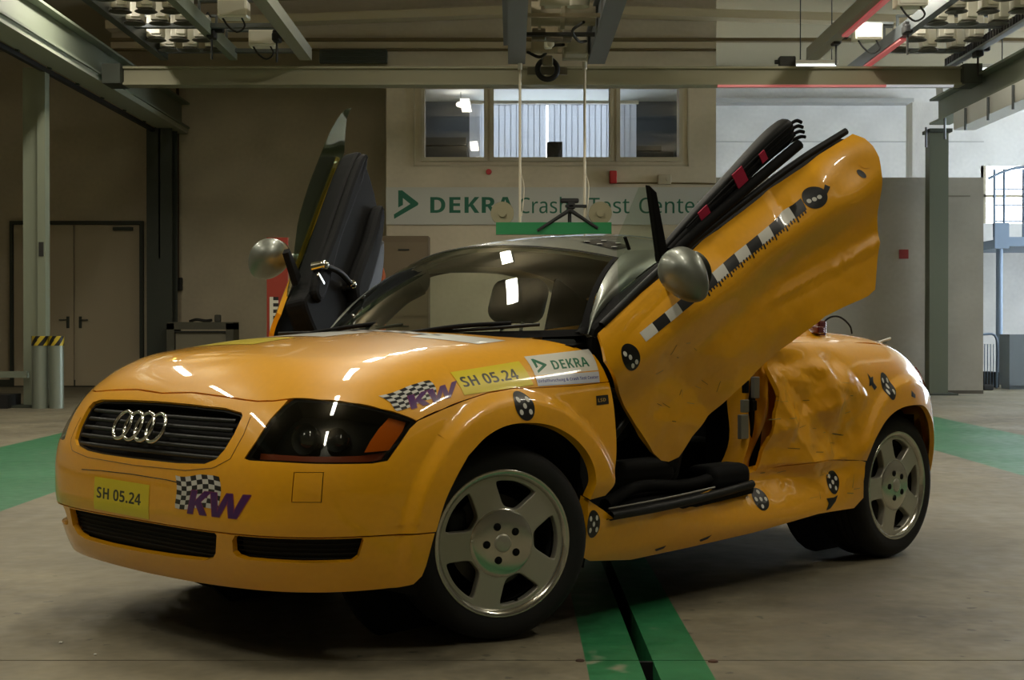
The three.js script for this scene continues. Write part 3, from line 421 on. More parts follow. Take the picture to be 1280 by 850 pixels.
// ---- trimmed regions of a surface ----
function densify(loop, h) { const out = []; loop.forEach((a, i) => { const b = loop[(i + 1) % loop.length], n = Math.max(1, Math.ceil(Math.hypot(b[0] - a[0], b[1] - a[1]) / h)); for (let k = 0; k < n; k++) out.push([a[0] + (b[0] - a[0]) * k / n, a[1] + (b[1] - a[1]) * k / n]); }); return out; }
const area2 = (l) => l.reduce((s, a, i) => { const b = l[(i + 1) % l.length]; return s + a[0] * b[1] - b[0] * a[1]; }, 0);
function region(outline, holes = [], h = .03) {
  let o = densify(outline, h); if (area2(o) < 0) o.reverse();
  const hs = holes.map((l) => { const q = densify(l, h); if (area2(q) > 0) q.reverse(); return q; });
  // clip into strips first so that triangles stay compact: seed interior points through a fine grid is not needed, splitting below does it
  const pts = [...o, ...hs.flat()], V = (l) => l.map((p) => new THREE.Vector2(p[0], p[1]));
  let tris = THREE.ShapeUtils.triangulateShape(V(o), hs.map(V)).map((t) => [...t]);
  const loops = []; let at = 0; for (const l of [o, ...hs]) { loops.push(l.map((_, i) => at + i)); at += l.length; }
  for (let pass = 0; pass < 9; pass++) {
    const mid = new Map(); let any = false;
    const M2 = (a, b) => { const k = a < b ? a * 1e6 + b : b * 1e6 + a; if (mid.has(k)) return mid.get(k); const p = pts[a], q = pts[b]; let r = -1; if (Math.hypot(p[0] - q[0], p[1] - q[1]) > h * 1.45) { r = pts.length; pts.push([(p[0] + q[0]) / 2, (p[1] + q[1]) / 2]); any = true; } mid.set(k, r); return r; };
    const next = [];
    for (const [a, b, c] of tris) {
      const x = M2(a, b), y = M2(b, c), z = M2(c, a), n = (x >= 0) + (y >= 0) + (z >= 0);
      if (n === 0) next.push([a, b, c]);
      else if (n === 3) next.push([a, x, z], [x, b, y], [z, y, c], [x, y, z]);
      else { let r = [a, b, c], m = [x, y, z]; // turn so that the case is the same
        if (n === 1) { while (m[0] < 0) { r = [r[1], r[2], r[0]]; m = [m[1], m[2], m[0]]; } next.push([r[0], m[0], r[2]], [m[0], r[1], r[2]]); }
        else { while (m[2] >= 0) { r = [r[1], r[2], r[0]]; m = [m[1], m[2], m[0]]; } next.push([m[0], r[1], m[1]], [r[0], m[0], m[1]], [r[0], m[1], r[2]]); } }
    }
    tris = next; if (!any) break;
  }
  // swap edges towards better shaped triangles
  for (let pass = 0; pass < 4; pass++) {
    const em = new Map(); tris.forEach((t, i) => { for (let k = 0; k < 3; k++) { const a = t[k], b = t[(k + 1) % 3], key = a < b ? a * 1e6 + b : b * 1e6 + a; (em.get(key) || em.set(key, []).get(key)).push(i); } });
    const dirty = new Set(); let n = 0;
    const ang = (p, q, r) => { const ax = pts[p][0] - pts[q][0], ay = pts[p][1] - pts[q][1], bx = pts[r][0] - pts[q][0], by = pts[r][1] - pts[q][1]; return Math.atan2(Math.abs(ax * by - ay * bx), ax * bx + ay * by); };
    for (const [key, l] of em) { if (l.length !== 2 || dirty.has(l[0]) || dirty.has(l[1])) continue; const b = key % 1e6, a = (key - b) / 1e6; const t0 = tris[l[0]], t1 = tris[l[1]]; const c = t0.find((v) => v !== a && v !== b), d = t1.find((v) => v !== a && v !== b);
      if (ang(a, c, b) + ang(a, d, b) > Math.PI + .01) { const ori = (p, q, r) => (pts[q][0] - pts[p][0]) * (pts[r][1] - pts[p][1]) - (pts[q][1] - pts[p][1]) * (pts[r][0] - pts[p][0]);
        if (ori(c, a, d) * ori(c, d, b) > 1e-14) { tris[l[0]] = ori(c, a, d) > 0 ? [c, a, d] : [c, d, a]; tris[l[1]] = ori(c, d, b) > 0 ? [c, d, b] : [c, b, d]; dirty.add(l[0]); dirty.add(l[1]); n++; } } }
    if (!n) break;
  }
  return { pts, tris, loops };
}
// projections of 2-D regions onto the body field
const US = .85; // metres of u per radian for the regions wrapped round nose and tail
const low = (f, o, d) => { let b = null, bv = 1e9; for (let s = .2; s < 2; s += .005) { const p = o.map((c, i) => c + d[i] * s), v = f(...p); if (v < bv) { bv = v; b = p; } } return b; };
const shoot = (f, o, d) => hit(f, o, d, 2.6, .03) || low(f, o, d);
const sideS = (f = F) => Object.assign((x, y) => shoot(f, [x, y, 1.35], [0, 0, -1]), { out: () => [0, 0, 1] });
const topS = Object.assign((x, z) => shoot(F, [x, 1.6, z], [0, -1, 0]), { out: () => [0, 1, 0] });
const noseS = Object.assign((u, y) => { const a = u / US, c = Math.cos(a), s = Math.sin(a); return shoot(F, [-.1 + 1.6 * c, y, 1.6 * s], [-c, 0, -s]); }, { out: (u) => [Math.cos(u / US), 0, Math.sin(u / US)] });
const tailS = Object.assign((u, y) => { const a = u / US, c = Math.cos(a), s = Math.sin(a); return shoot(F, [-2.3 - 1.5 * c, y, 1.5 * s], [c, 0, -s]); }, { out: (u) => [-Math.cos(u / US), 0, Math.sin(u / US)] });
const S0 = sideS();
function skin(reg, S, { thick = .012, off = 0, uv } = {}) {
  const { pts, tris, loops } = reg, e = .0015, n = pts.length, pos = new Float32Array(n * 3), nor = new Float32Array(n * 3), uvs = new Float32Array(n * 2), P = [], N = [];
  pts.forEach(([u, v], i) => {
    const p = S(u, v), pu = S(u + e, v), pu2 = S(u - e, v), pv = S(u, v + e), pv2 = S(u, v - e), o = S.out(u, v);
    const a = pu.map((c, k) => c - pu2[k]), b = pv.map((c, k) => c - pv2[k]);
    let q = [a[1] * b[2] - a[2] * b[1], a[2] * b[0] - a[0] * b[2], a[0] * b[1] - a[1] * b[0]]; let l = Math.hypot(...q) || 1; if (q[0] * o[0] + q[1] * o[1] + q[2] * o[2] < 0) l = -l; q = q.map((c) => c / l);
    const pp = p.map((c, k) => c + q[k] * off); P.push(pp); N.push(q); pos.set(pp, i * 3); nor.set(q, i * 3); uvs.set(uv ? uv(u, v) : [u, v], i * 2);
  });
  const idx = [], facing = (t) => { const [a, b, c] = t.map((i) => P[i]), u = b.map((x, k) => x - a[k]), v = c.map((x, k) => x - a[k]); return (u[1] * v[2] - u[2] * v[1]) * N[t[0]][0] + (u[2] * v[0] - u[0] * v[2]) * N[t[0]][1] + (u[0] * v[1] - u[1] * v[0]) * N[t[0]][2]; };
  let f = 0; for (const t of tris) f += Math.sign(facing(t)); const fl = f < 0;
  for (const t of tris) idx.push(...(fl ? [t[0], t[2], t[1]] : t));
  const g = new THREE.BufferGeometry(); g.setAttribute('position', new THREE.BufferAttribute(pos, 3)); g.setAttribute('normal', new THREE.BufferAttribute(nor, 3)); g.setAttribute('uv', new THREE.BufferAttribute(uvs, 2)); g.setIndex(idx);
  if (!thick) return g;
  const q = []; // turned-in edge
  for (const l of loops) for (let i = 0; i < l.length; i++) { const a = l[i], b = l[(i + 1) % l.length], A = P[a], B = P[b], C = B.map((c, k) => c - N[b][k] * thick), D = A.map((c, k) => c - N[a][k] * thick); if (fl) q.push(...A, ...B, ...C, ...A, ...C, ...D); else q.push(...A, ...C, ...B, ...A, ...D, ...C); }
  const s = new THREE.BufferGeometry(); s.setAttribute('position', new THREE.BufferAttribute(new Float32Array(q), 3)); s.computeVertexNormals(); s.setAttribute('uv', new THREE.BufferAttribute(new Float32Array(q.length / 3 * 2), 2));
  return merge([g, s]);
}
function patch(S, q, nu = 14, nv = 8, off = .0012) { // sticker: corners top left, top right, bottom right, bottom left in the surface's own coordinates
  const g = new THREE.PlaneGeometry(1, 1, nu, nv), p = g.attributes.position, nn = g.attributes.normal, e = .002;
  for (let i = 0; i < p.count; i++) { const s = p.getX(i) + .5, t = .5 - p.getY(i); const B = (k) => (q[0][k] * (1 - s) + q[1][k] * s) * (1 - t) + (q[3][k] * (1 - s) + q[2][k] * s) * t, u = B(0), v = B(1);
    const c = S(u, v), a = S(u + e, v).map((x, k) => x - c[k]), b = S(u, v + e).map((x, k) => x - c[k]), o = S.out(u, v); let n = [a[1] * b[2] - a[2] * b[1], a[2] * b[0] - a[0] * b[2], a[0] * b[1] - a[1] * b[0]], l = Math.hypot(...n); if (n[0] * o[0] + n[1] * o[1] + n[2] * o[2] < 0) l = -l; n = n.map((x) => x / l);
    p.setXYZ(i, ...c.map((x, k) => x + n[k] * off)); nn.setXYZ(i, ...n); }
  // winding to match the normals
  const ix = g.index.array, A = new V3().fromBufferAttribute(p, ix[0]), Bv = new V3().fromBufferAttribute(p, ix[1]), C = new V3().fromBufferAttribute(p, ix[2]), N0 = new V3().fromBufferAttribute(nn, ix[0]);
  if (Bv.sub(A).cross(C.sub(A)).dot(N0) < 0) for (let i = 0; i < ix.length; i += 3) { const t = ix[i + 1]; ix[i + 1] = ix[i + 2]; ix[i + 2] = t; }
  return g;
}
function disc(S, c, ru, rv = ru, turn = 0, off = .0014) { const pts = []; for (let k = 0; k < 36; k++) { const a = k / 36 * Math.PI * 2, x = Math.cos(a) * ru, y = Math.sin(a) * rv; pts.push([c[0] + x * Math.cos(turn) - y * Math.sin(turn), c[1] + x * Math.sin(turn) + y * Math.cos(turn)]); } return skin(region(pts, [], .012), S, { thick: 0, off }); }
function grid(nu, nv, f, two = false) { // f(u, v) -> point, u and v in 0..1; smooth normals
  const g = new THREE.PlaneGeometry(1, 1, nu, nv), p = g.attributes.position; for (let i = 0; i < p.count; i++) p.setXYZ(i, ...f(p.getX(i) + .5, .5 - p.getY(i))); g.computeVertexNormals(); return g;
}
function orient(g, o) { // make a sheet face the way o points
  g.computeVertexNormals(); const n = g.attributes.normal; let s = 0; for (let i = 0; i < n.count; i++) s += n.getX(i) * o[0] + n.getY(i) * o[1] + n.getZ(i) * o[2];
  if (s < 0) { const ix = g.index.array; for (let i = 0; i < ix.length; i += 3) { const t = ix[i + 1]; ix[i + 1] = ix[i + 2]; ix[i + 2] = t; } g.computeVertexNormals(); } return g;
}
function thickSheet(nu, nv, f, t, o) { const g = orient(grid(nu, nv, f), o), n = g.attributes.normal, p = g.attributes.position, h = g.clone(), hp = h.attributes.position; for (let i = 0; i < p.count; i++) hp.setXYZ(i, p.getX(i) - n.getX(i) * t, p.getY(i) - n.getY(i) * t, p.getZ(i) - n.getZ(i) * t); orient(h, o.map((c) => -c));
  const W = nu + 1, H = nv + 1, ring = []; for (let i = 0; i < W; i++) ring.push(i); for (let j = 1; j < H; j++) ring.push(j * W + nu); for (let i = nu - 1; i >= 0; i--) ring.push(nv * W + i); for (let j = nv - 1; j > 0; j--) ring.push(j * W);
  const q = []; ring.forEach((a, i) => { const b = ring[(i + 1) % ring.length], A = [p.getX(a), p.getY(a), p.getZ(a)], B = [p.getX(b), p.getY(b), p.getZ(b)], C = [hp.getX(b), hp.getY(b), hp.getZ(b)], D = [hp.getX(a), hp.getY(a), hp.getZ(a)]; q.push(...A, ...B, ...C, ...A, ...C, ...D); });
  const s = new THREE.BufferGeometry(); s.setAttribute('position', new THREE.BufferAttribute(new Float32Array(q), 3)); s.computeVertexNormals(); return merge([g, h, s]); }
function slab(outline, z0, z1, bevel = .012) { const sh = new THREE.Shape(outline.map((p) => new THREE.Vector2(...p))); return new THREE.ExtrudeGeometry(sh, { depth: z1 - z0 - 2 * bevel, bevelEnabled: true, bevelThickness: bevel, bevelSize: bevel, bevelOffset: -bevel, bevelSegments: 2 }).translate(0, 0, z0 + bevel); }

// ---- materials of the car ----
const orange = dataTex(256, (u, v) => { const k = 250 + tn(u, v, 60, 4) * 6; return [k, k, k]; }, true);
const C = {
  paint: phys(0xf4ac00, .42, 0, { map: orange, clearcoat: 1, clearcoatRoughness: .035 }),
  plastic: phys(0x0b0b0b, .8, 0, { specularIntensity: .4 }), trim: phys(0x131413, .55, 0, { specularIntensity: .6 }), carpet: std(0x0b0b0b, .95), seat: std(0x1b1b19, .8), silver: phys(0x82867e, .42, .75, { clearcoat: .5, clearcoatRoughness: .08 }), roofSilver: phys(0x8b9088, .35, .6, { clearcoat: 1, clearcoatRoughness: .05 }),
  chrome: std(0xdcdcd8, .12, 1), alloy: std(0xb9b6a8, .38, .55), alloyPolish: std(0xc9c7bc, .17, .85), tire: std(0x101010, .78), brake: std(0x4a4640, .5, .7),
  glass: phys(0xdfe9e0, .01, 0, { transmission: 1, thickness: 0, ior: 1.5, side: THREE.DoubleSide }), smoked: phys(0xd2d2cc, .02, 0, { transmission: 1, thickness: 0, ior: 1.5 }), lampBody: std(0x1d1f1c, .3, .2), amber: phys(0xf07412, .2, 0, { clearcoat: 1 }), redLamp: phys(0x5c0a0c, .15, 0, { clearcoat: 1 }), mesh: std(0x060606, .8), grime: std(0x0a0a09, .95), label: std(0x8f8d84, .4, .3), pink: std(0xb31842, .7), white: std(0xd9d8d0, .6),
};
// ---- stickers ----
const plateTex = canvasTex(512, 300, (c, w, h) => { c.fillStyle = '#e2cc12'; c.fillRect(0, 0, w, h); c.fillStyle = '#1d1c12'; c.font = 'bold 112px sans-serif'; c.save(); c.translate(22, 190); c.scale(.94, 1.25); c.fillText('SH 05.24', 0, 0); c.restore(); });
const shTex = canvasTex(640, 190, (c, w, h) => { c.fillStyle = '#e2cc12'; c.fillRect(0, 0, w, h); c.fillStyle = '#1d1c12'; c.font = 'bold 130px sans-serif'; c.save(); c.translate(26, 128); c.scale(1.0, .86); c.fillText('SH 05.24', 0, 0); c.restore(); });
const kwTex = () => canvasTex(640, 400, (c, w, h) => {
  c.clearRect(0, 0, w, h); // waving chequered flag
  for (let i = 0; i < 8; i++) for (let j = 0; j < 7; j++) { const X = (a, b) => 8 + a * 50 + 16 * Math.sin(b * .6), Y = (a, b) => 26 + b * 46 + 20 * Math.sin(a * .7 + .6) - a * 2; c.beginPath(); c.moveTo(X(i, j), Y(i, j)); c.lineTo(X(i + 1, j), Y(i + 1, j)); c.lineTo(X(i + 1, j + 1), Y(i + 1, j + 1)); c.lineTo(X(i, j + 1), Y(i, j + 1)); c.closePath(); c.fillStyle = (i + j) % 2 ? '#15151a' : '#cfcec6'; c.fill(); }
  c.font = 'bold 320px sans-serif'; c.save(); c.translate(96, 392); const tw = c.measureText('KW').width; c.transform(486 / tw, 0, -.22, 1, 0, 0); c.lineJoin = 'round'; c.fillStyle = '#4a1262'; c.strokeStyle = '#7a2258'; c.lineWidth = 14; c.strokeText('KW', 0, 0); c.fillText('KW', 0, 0); c.restore();
});
const kw = kwTex();
const dekraTex = canvasTex(640, 300, (c, w, h) => { c.fillStyle = '#d9d8cc'; c.fillRect(0, 0, w, h); c.fillStyle = '#0d6b4c'; c.beginPath(); c.moveTo(40, 30); c.lineTo(62, 30); c.lineTo(148, 90); c.quadraticCurveTo(156, 98, 146, 106); c.lineTo(40, 172); c.lineTo(40, 148); c.lineTo(112, 100); c.lineTo(64, 66); c.lineTo(64, 110); c.lineTo(40, 122); c.fill(); c.font = 'bold 120px sans-serif'; c.save(); c.translate(190, 150); c.scale(.98, 1); c.fillText('DEKRA', 0, 0); c.restore(); c.fillStyle = '#d79a2c'; c.fillRect(0, 192, w, 10); c.fillStyle = '#c6cbd6'; c.fillRect(0, 204, w, 96); c.fillStyle = '#2a2f86'; c.font = 'bold 40px sans-serif'; c.fillText('Unfallforschung & Crash Test Center', 10, 266, 620); });
const badgeTex = canvasTex(128, 96, (c, w, h) => { c.fillStyle = '#0e0e0e'; c.fillRect(0, 0, w, h); c.fillStyle = '#c9a24a'; c.font = 'bold 50px sans-serif'; c.fillText('LSD', 14, 66); });
const st = (map, alpha) => phys(0xffffff, .4, 0, { map, clearcoat: .6, clearcoatRoughness: .08, ...(alpha ? { alphaTest: .5 } : {}) });
const SM = { plate: st(plateTex), sh: st(shTex), kw: st(kw, true), dekra: st(dekraTex), badge: st(badgeTex), black: phys(0x0c0c0c, .4, 0, { clearcoat: .5 }), dot: std(0xd6d5cc, .6) };
function target(S, c, ru, rv, turn, parent, side = cpart, dots = [[0, 0], [.48, .42], [-.48, .42], [.48, -.42], [-.48, -.42]]) { // black measuring mark with white dots
  const g = group('target_mark', parent); side('disc', disc(S, c, ru, rv, turn), SM.black, g);
  for (const [a, b] of dots) { const x = a * ru, y = b * rv; side('dot', disc(S, [c[0] + x * Math.cos(turn) - y * Math.sin(turn), c[1] + x * Math.sin(turn) + y * Math.cos(turn)], ru * .19, rv * .19, turn, .0024), SM.dot, g); }
}
// ---- outlines shared by neighbouring panels ----
const mirrorU = (l) => [...l, ...l.slice().reverse().filter((p) => p[0] !== 0).map((p) => [-p[0], p[1]])];
const A = (l) => l.map(([a, y]) => [a * US, y]);
const lampTop = A([[.649, .797], [.73, .793], [.827, .784], [.915, .766], [.986, .746], [1.026, .729]]);
const lampLow = A([[1.004, .708], [.962, .655], [.933, .617], [.888, .611], [.749, .613], [.632, .617], [.547, .618], [.528, .623], [.557, .672], [.588, .735], [.62, .776]]);
const hoodNose = A([[0, .797], [.186, .804], [.30, .800], [.40, .795], [.47, .790], [.524, .787], [.581, .789], [.63, .795]]);
const seam = [[.398, .731], [.30, .760], [.207, .783], [.10, .803], [-.009, .813], [-.123, .812], [-.308, .814], [-.478, .822]];
const archF = [[-.318, .437], [-.330, .5], [-.308, .57], [-.25, .634], [-.15, .685], [-.04, .704], [.07, .700], [.16, .672], [.245, .618], [.30, .555], [.342, .49], [.375, .40]];
const smoothOpen = (l, n = 40) => new THREE.CatmullRomCurve3(l.map((p) => new THREE.Vector3(p[0], p[1], 0)), false, 'centripetal').getPoints(n).map((p) => [p.x, p.y]);
const toXZ = (S, l) => l.map((p) => { const q = S(...p); return [q[0], q[2]]; });
const inset = (l, d) => l; // seams are cut by moving the outlines themselves
// hood
{
  const half = [...toXZ(noseS, hoodNose), ...toXZ(noseS, lampTop), ...toXZ(S0, seam.slice(1)), [-.49, .74], [-.40, .66], [-.25, .50], [-.15, .28], [-.11, 0]];
  const out = [...half, ...half.slice(1, -1).reverse().map(([x, z]) => [x, -z])];
  cpart('hood', skin(region(out, [], .035), topS, { thick: .03 }), C.paint);
}
// nose with grille, lower lip
const grilleHole = A([[-.451, .752], [-.40, .763], [-.2, .769], [0, .771], [.2, .769], [.40, .763], [.478, .752], [.487, .742], [.474, .69], [.452, .645], [.425, .615], [.38, .599], [.25, .593], [0, .592], [-.198, .594], [-.33, .6], [-.40, .612], [-.43, .63], [-.446, .67], [-.460, .735]]);
const towCover = A([[.682, .590], [.762, .590], [.757, .503], [.677, .503]]);
{
  const wrap = (l) => l.map(([x, y]) => { const p = S0(x, y); return [Math.atan2(p[2], p[0] + .1) * US, p[1]]; });
  const archN = wrap(smoothOpen(archF.slice(8).reverse(), 20)), cut = wrap(Array.from({ length: 13 }, (_, i) => [.245 + (.398 - .245) * i / 12, .618 + (.728 - .618) * i / 12]));
  const half = A([[0, .403], [.5, .403], [.86, .403]]).concat(archN, cut.slice(1), lampLow, [hoodNose[7]], hoodNose.slice(0, 7).reverse().map(([u, y]) => [u, y - .004]));
  half[half.findIndex((p) => p === hoodNose[7])] = [hoodNose[7][0], hoodNose[7][1] - .004];
  const out = [...half, ...half.slice(1, -1).reverse().map(([u, y]) => [-u, y])];
  const R = (l, d) => { const cx = l.reduce((s, p) => s + p[0], 0) / l.length, cy = l.reduce((s, p) => s + p[1], 0) / l.length; return l.map(([u, y]) => [u + Math.sign(u - cx) * d, y + Math.sign(y - cy) * d]); };
  cpart('front_bumper', skin(region(out, [grilleHole, towCover], .017), noseS, { thick: .03 }), C.paint);
  cpart('tow_cover', skin(region(R(towCover, -.002), [], .03), noseS, { thick: .01 }), C.paint);
  const hole = (s) => A([[.075, .397], [.42, .397], [.435, .392], [.425, .345], [.405, .325], [.37, .312], [.25, .302], [.1, .300], [.075, .31]].map(([a, y]) => [a * s, y]));
  // three lower openings as the photograph shows them: one broad opening right of centre, one on the left
  const broad = A([[-.44, .396], [-.20, .397], [.1, .398], [.425, .398], [.433, .392], [.418, .335], [.402, .318], [.36, .306], [.2, .299], [0, .294], [-.22, .294], [-.38, .298], [-.43, .308], [-.452, .335]]);
  const side = A([[.503, .397], [.70, .397], [.862, .397], [.866, .39], [.852, .342], [.835, .329], [.70, .326], [.53, .327], [.5, .333], [.488, .345], [.49, .38]]), sideR = side.map(([u, y]) => [-u, y]);
  const lipHalf = A([[0, .399], [.5, .399], [.86, .399], [1.074, .396], [1.065, .365], [1.048, .30], [1.036, .27], [1.01, .248], [.96, .24], [.85, .238], [.5, .232], [.25, .226], [0, .222]]);
  const lip = [...lipHalf, ...lipHalf.slice(1, -1).reverse().map(([u, y]) => [-u, y])];
  cpart('bumper_lip', skin(region(lip, [broad, side, sideR], .02), noseS, { thick: .02 }), C.paint);
  const back = (o, name, parent) => { const p = cpart(name, skin(region(o, [], .05), noseS, { thick: 0, off: -.03 }), C.mesh, parent); return p; };
  for (const o of [broad, side, sideR]) { const g = group('air_intake', car); back(o.map(([u, y]) => [u * 1.03, .345 + (y - .345) * 1.1]), 'backing', g);
    const us = o.map((p) => p[0]), u0 = Math.min(...us), u1 = Math.max(...us), bars = []; for (let k = 1; k < 7; k++) { const y = .30 + k * .015, pts = []; for (let i = 0; i <= 12; i++) { const q = noseS(u0 + (u1 - u0) * i / 12, y), n = grad(F, ...q); pts.push(q.map((c, j) => c - n[j] * .024)); } bars.push(tube(pts, .0022, 14, 5)); } const m = cpart('mesh', merge(bars), std(0x0c0c0b, .8), g); m.userData.kind = 'stuff'; }
  // grille: dark backing, slats, four rings
  const gr = group('grille', car);
  cpart('backing', skin(region(grilleHole.map(([u, y]) => [u * 1.02, .68 + (y - .68) * 1.05]), [], .05), noseS, { thick: 0, off: -.045 }), C.mesh, gr);
  cpart('surround', (() => { const o = grilleHole, i = grilleHole.map(([u, y]) => [(u - .01) * .975 + .01, .68 + (y - .68) * .93]); return skin(region(o, [i], .03), noseS, { thick: .03, off: -.012 }); })(), C.trim, gr);
  for (let k = 0; k < 5; k++) { const y = .622 + k * .028, e = .44 - Math.max(0, .66 - y) * .5, pts = []; for (let i = 0; i <= 24; i++) { const u = (-e + 2 * e * i / 24 + .012) * US, q = noseS(u, y), n = grad(F, ...q); pts.push(q.map((c, j) => c - n[j] * .018)); }
    const bar = tube(pts, .0075, 40, 8); cpart('slat', bar, std(0x191a18, .5, .1), gr); }
  const ring = new THREE.TorusGeometry(.047, .0065, 12, 40).rotateY(Math.PI / 2);
  for (let k = 0; k < 4; k++) { const z = -.02 + (k - 1.5) * .067, q = noseS(Math.atan2(z, .93) * US, .69), n = grad(F, ...q); const g = ring.clone().rotateZ(Math.asin(n[1])).rotateY(-Math.atan2(n[2], n[0])).translate(q[0] + n[0] * .004, q[1] + n[1] * .004, q[2]); cpart('emblem_ring', g, C.chrome, gr); }
}
// fine joints in the nose
{
  const line = (pts) => { const q = []; for (let i = 0; i < pts.length - 1; i++) for (let k = 0; k < 6; k++) { const p = noseS((pts[i][0] + (pts[i + 1][0] - pts[i][0]) * k / 6) * US, pts[i][1] + (pts[i + 1][1] - pts[i][1]) * k / 6); q.push(p); } return tube(q, .0014, 60, 5); };
  cpart('joint_line', line([[-.33, .536], [-.2, .541], [0, .543], [.2, .540], [.27, .536]]), C.mesh);
  cpart('joint_line', line([[-.47, .70], [-.46, .62], [-.42, .592], [-.3, .578], [0, .572], [.3, .575], [.42, .590], [.48, .62], [.51, .69], [.52, .75]]), std(0x7a4d08, .6));
}
// headlights
for (const [mk, label] of [[cpart, 1], [rpart, 0]]) {
  const o = [...lampTop, ...lampLow], ins = (d) => { const cx = .8 * US, cy = .70; return o.map(([u, y]) => [cx + (u - cx) * d, cy + (y - cy) * d]); };
  const h = group('headlight', car);
  mk('lens', skin(region(ins(.988), [], .03), noseS, { thick: .004, off: -.001 }), C.smoked, h);
  mk('housing', skin(region(ins(1.0), [], .05), noseS, { thick: 0, off: -.075 }), C.lampBody, h);
  mk('bezel', skin(region(ins(1), [ins(.93)], .03), noseS, { thick: .07, off: -.006 }), C.plastic, h);
  mk('lower_strip', skin(region(A([[.56, .618], [.56, .648], [.7, .643], [.86, .64], [.95, .648], [.935, .62], [.88, .616], [.7, .619]]), [], .03), noseS, { thick: .02, off: -.03 }), std(0x9a4420, .4), h);
  mk('indicator', skin(region(A([[.872, .648], [.888, .68], [.912, .715], [.945, .748], [1.0, .732], [.985, .70], [.952, .65]]), [], .02), noseS, { thick: .01, off: -.02 }), C.amber, h);
  for (const [a, y, r, m] of [[.70, .705, .047, C.chrome], [.80, .70, .036, C.chrome]]) { const q = noseS(a * US, y), n = grad(F, ...q), d = [n[0] * .5 + .5, n[1] * .3, n[2] * .5], p = q.map((c, k) => c - n[k] * .055); const l = Math.hypot(...d), dd = d.map((c) => c / l);
    mk('projector', merge([cyl(r * .7, r, p, p.map((c, k) => c + dd[k] * .02), 28, true), new THREE.SphereGeometry(r * .82, 20, 14).scale(1, 1, 1).translate(...p.map((c, k) => c - dd[k] * .012))]), phys(0x3c4044, .06, .6, { clearcoat: 1 }), h); }
}
// fenders
const doorEdge = [[-.472, .775], [-.468, .70], [-.462, .60], [-.447, .53], [-.42, .475], [-.39, .445]];
{
  const out = [...seam.map(([x, y]) => [x, y - .003]), ...smoothOpen(doorEdge, 24), ...smoothOpen(archF.slice(0, 9))];
  for (const mk of [cpart, rpart]) mk('fender', skin(region(out, [], .018), S0, { thick: .035 }), C.paint);
  // wheel housings
  const liner = (x, y, r, zo) => { const pts = []; for (let k = 0; k <= 20; k++) { const a = -.35 + (Math.PI + .7) * k / 20; pts.push([Math.cos(a) * r, Math.sin(a) * r]); } return merge([grid(20, 2, (u, v) => { const a = -.35 + (Math.PI + .7) * u; return [x + Math.cos(a) * r, y + Math.sin(a) * r, .42 + v * (zo - .42)]; }), cyl(r, r, [x, y, .41], [x, y, .43], 30)]); };
  for (const mk of [cpart, rpart]) { mk('wheel_housing', liner(0, WY + .015, .395, .80), C.grime); mk('wheel_housing', liner(AX, WY + .02, .35, .70), C.grime); }
}
// ---- sills and rear quarters; the left side is crushed inward ----
const facet = (x, y, cx, cy, r, dirs) => { let m = -9; for (const [a, s] of dirs) m = Math.max(m, ((x - cx) * Math.cos(a) + (y - cy) * Math.sin(a)) / s); return Math.max(0, 1 - m / r); };
function crushQ(x, y) {
  const top = 1 - sstep(.84, .96, y), bx = (x + 1.42) / .46, by = (y - .60) / .42;
  let d = .135 * Math.exp(-(bx * bx) - by * by * .8) * top * sstep(-2.06, -1.86, x);
  d -= .085 * facet(x, y, -1.60, .62, .26, [[.3, 1], [2.0, .9], [3.5, 1.1], [5.1, .75]]) * top;
  d -= .06 * facet(x, y, -1.85, .77, .20, [[.9, 1.1], [2.5, .8], [4.0, 1], [5.6, 1]]) * top;
  d += .05 * facet(x, y, -1.72, .70, .14, [[0, 1], [1.6, 1], [3.1, 1], [4.7, 1.2]]) * top;
  d -= .02 * Math.max(0, 1 - Math.abs(y - .47) / .06) * sstep(-2.0, -1.8, x) * (1 - sstep(-1.4, -1.2, x));
  d += (.018 * Math.abs(noise.noise(x * 5 + 2, y * 6, 3)) + .008 * noise.noise(x * 11, y * 11, 3) + .006 * Math.abs(noise.noise(x * 15, y * 13, 7))) * top * sstep(-2.1, -1.9, x);
  d -= .05 * Math.exp(-(((x + 1.72) / .2) ** 2) - ((y - .93) / .1) ** 2) * 0;
  return d;
}
const crushSill = (x, y) => crushQ(x, y) * sstep(.30, .46, y) * .7 + .012 * Math.exp(-(((x + .8) / .25) ** 2)) * sstep(.25, .4, y) + .01 * noise.noise(x * 4, y * 8, 8) * sstep(-.4, -.9, -(-x) * 1);
const QS = Object.assign((x, y) => { const p = S0(x, y); return [p[0], p[1], p[2] - crushQ(x, y)]; }, { out: () => [0, 0, 1] });
const SS = Object.assign((x, y) => { const p = S0(x, y), k = sstep(.25, .44, y); return [p[0], p[1], p[2] - crushQ(x, y) * k - .010 * noise.noise(x * 5, y * 9, 8) * k]; }, { out: () => [0, 0, 1] });
const archR = [[-2.427 + .36, .455], [-2.05, .52], [-2.105, .575], [-2.18, .625], [-2.28, .66], [-2.40, .672], [-2.52, .662], [-2.61, .612], [-2.68, .54], [-2.715, .45], [-2.73, .38], [-2.735, .31]];
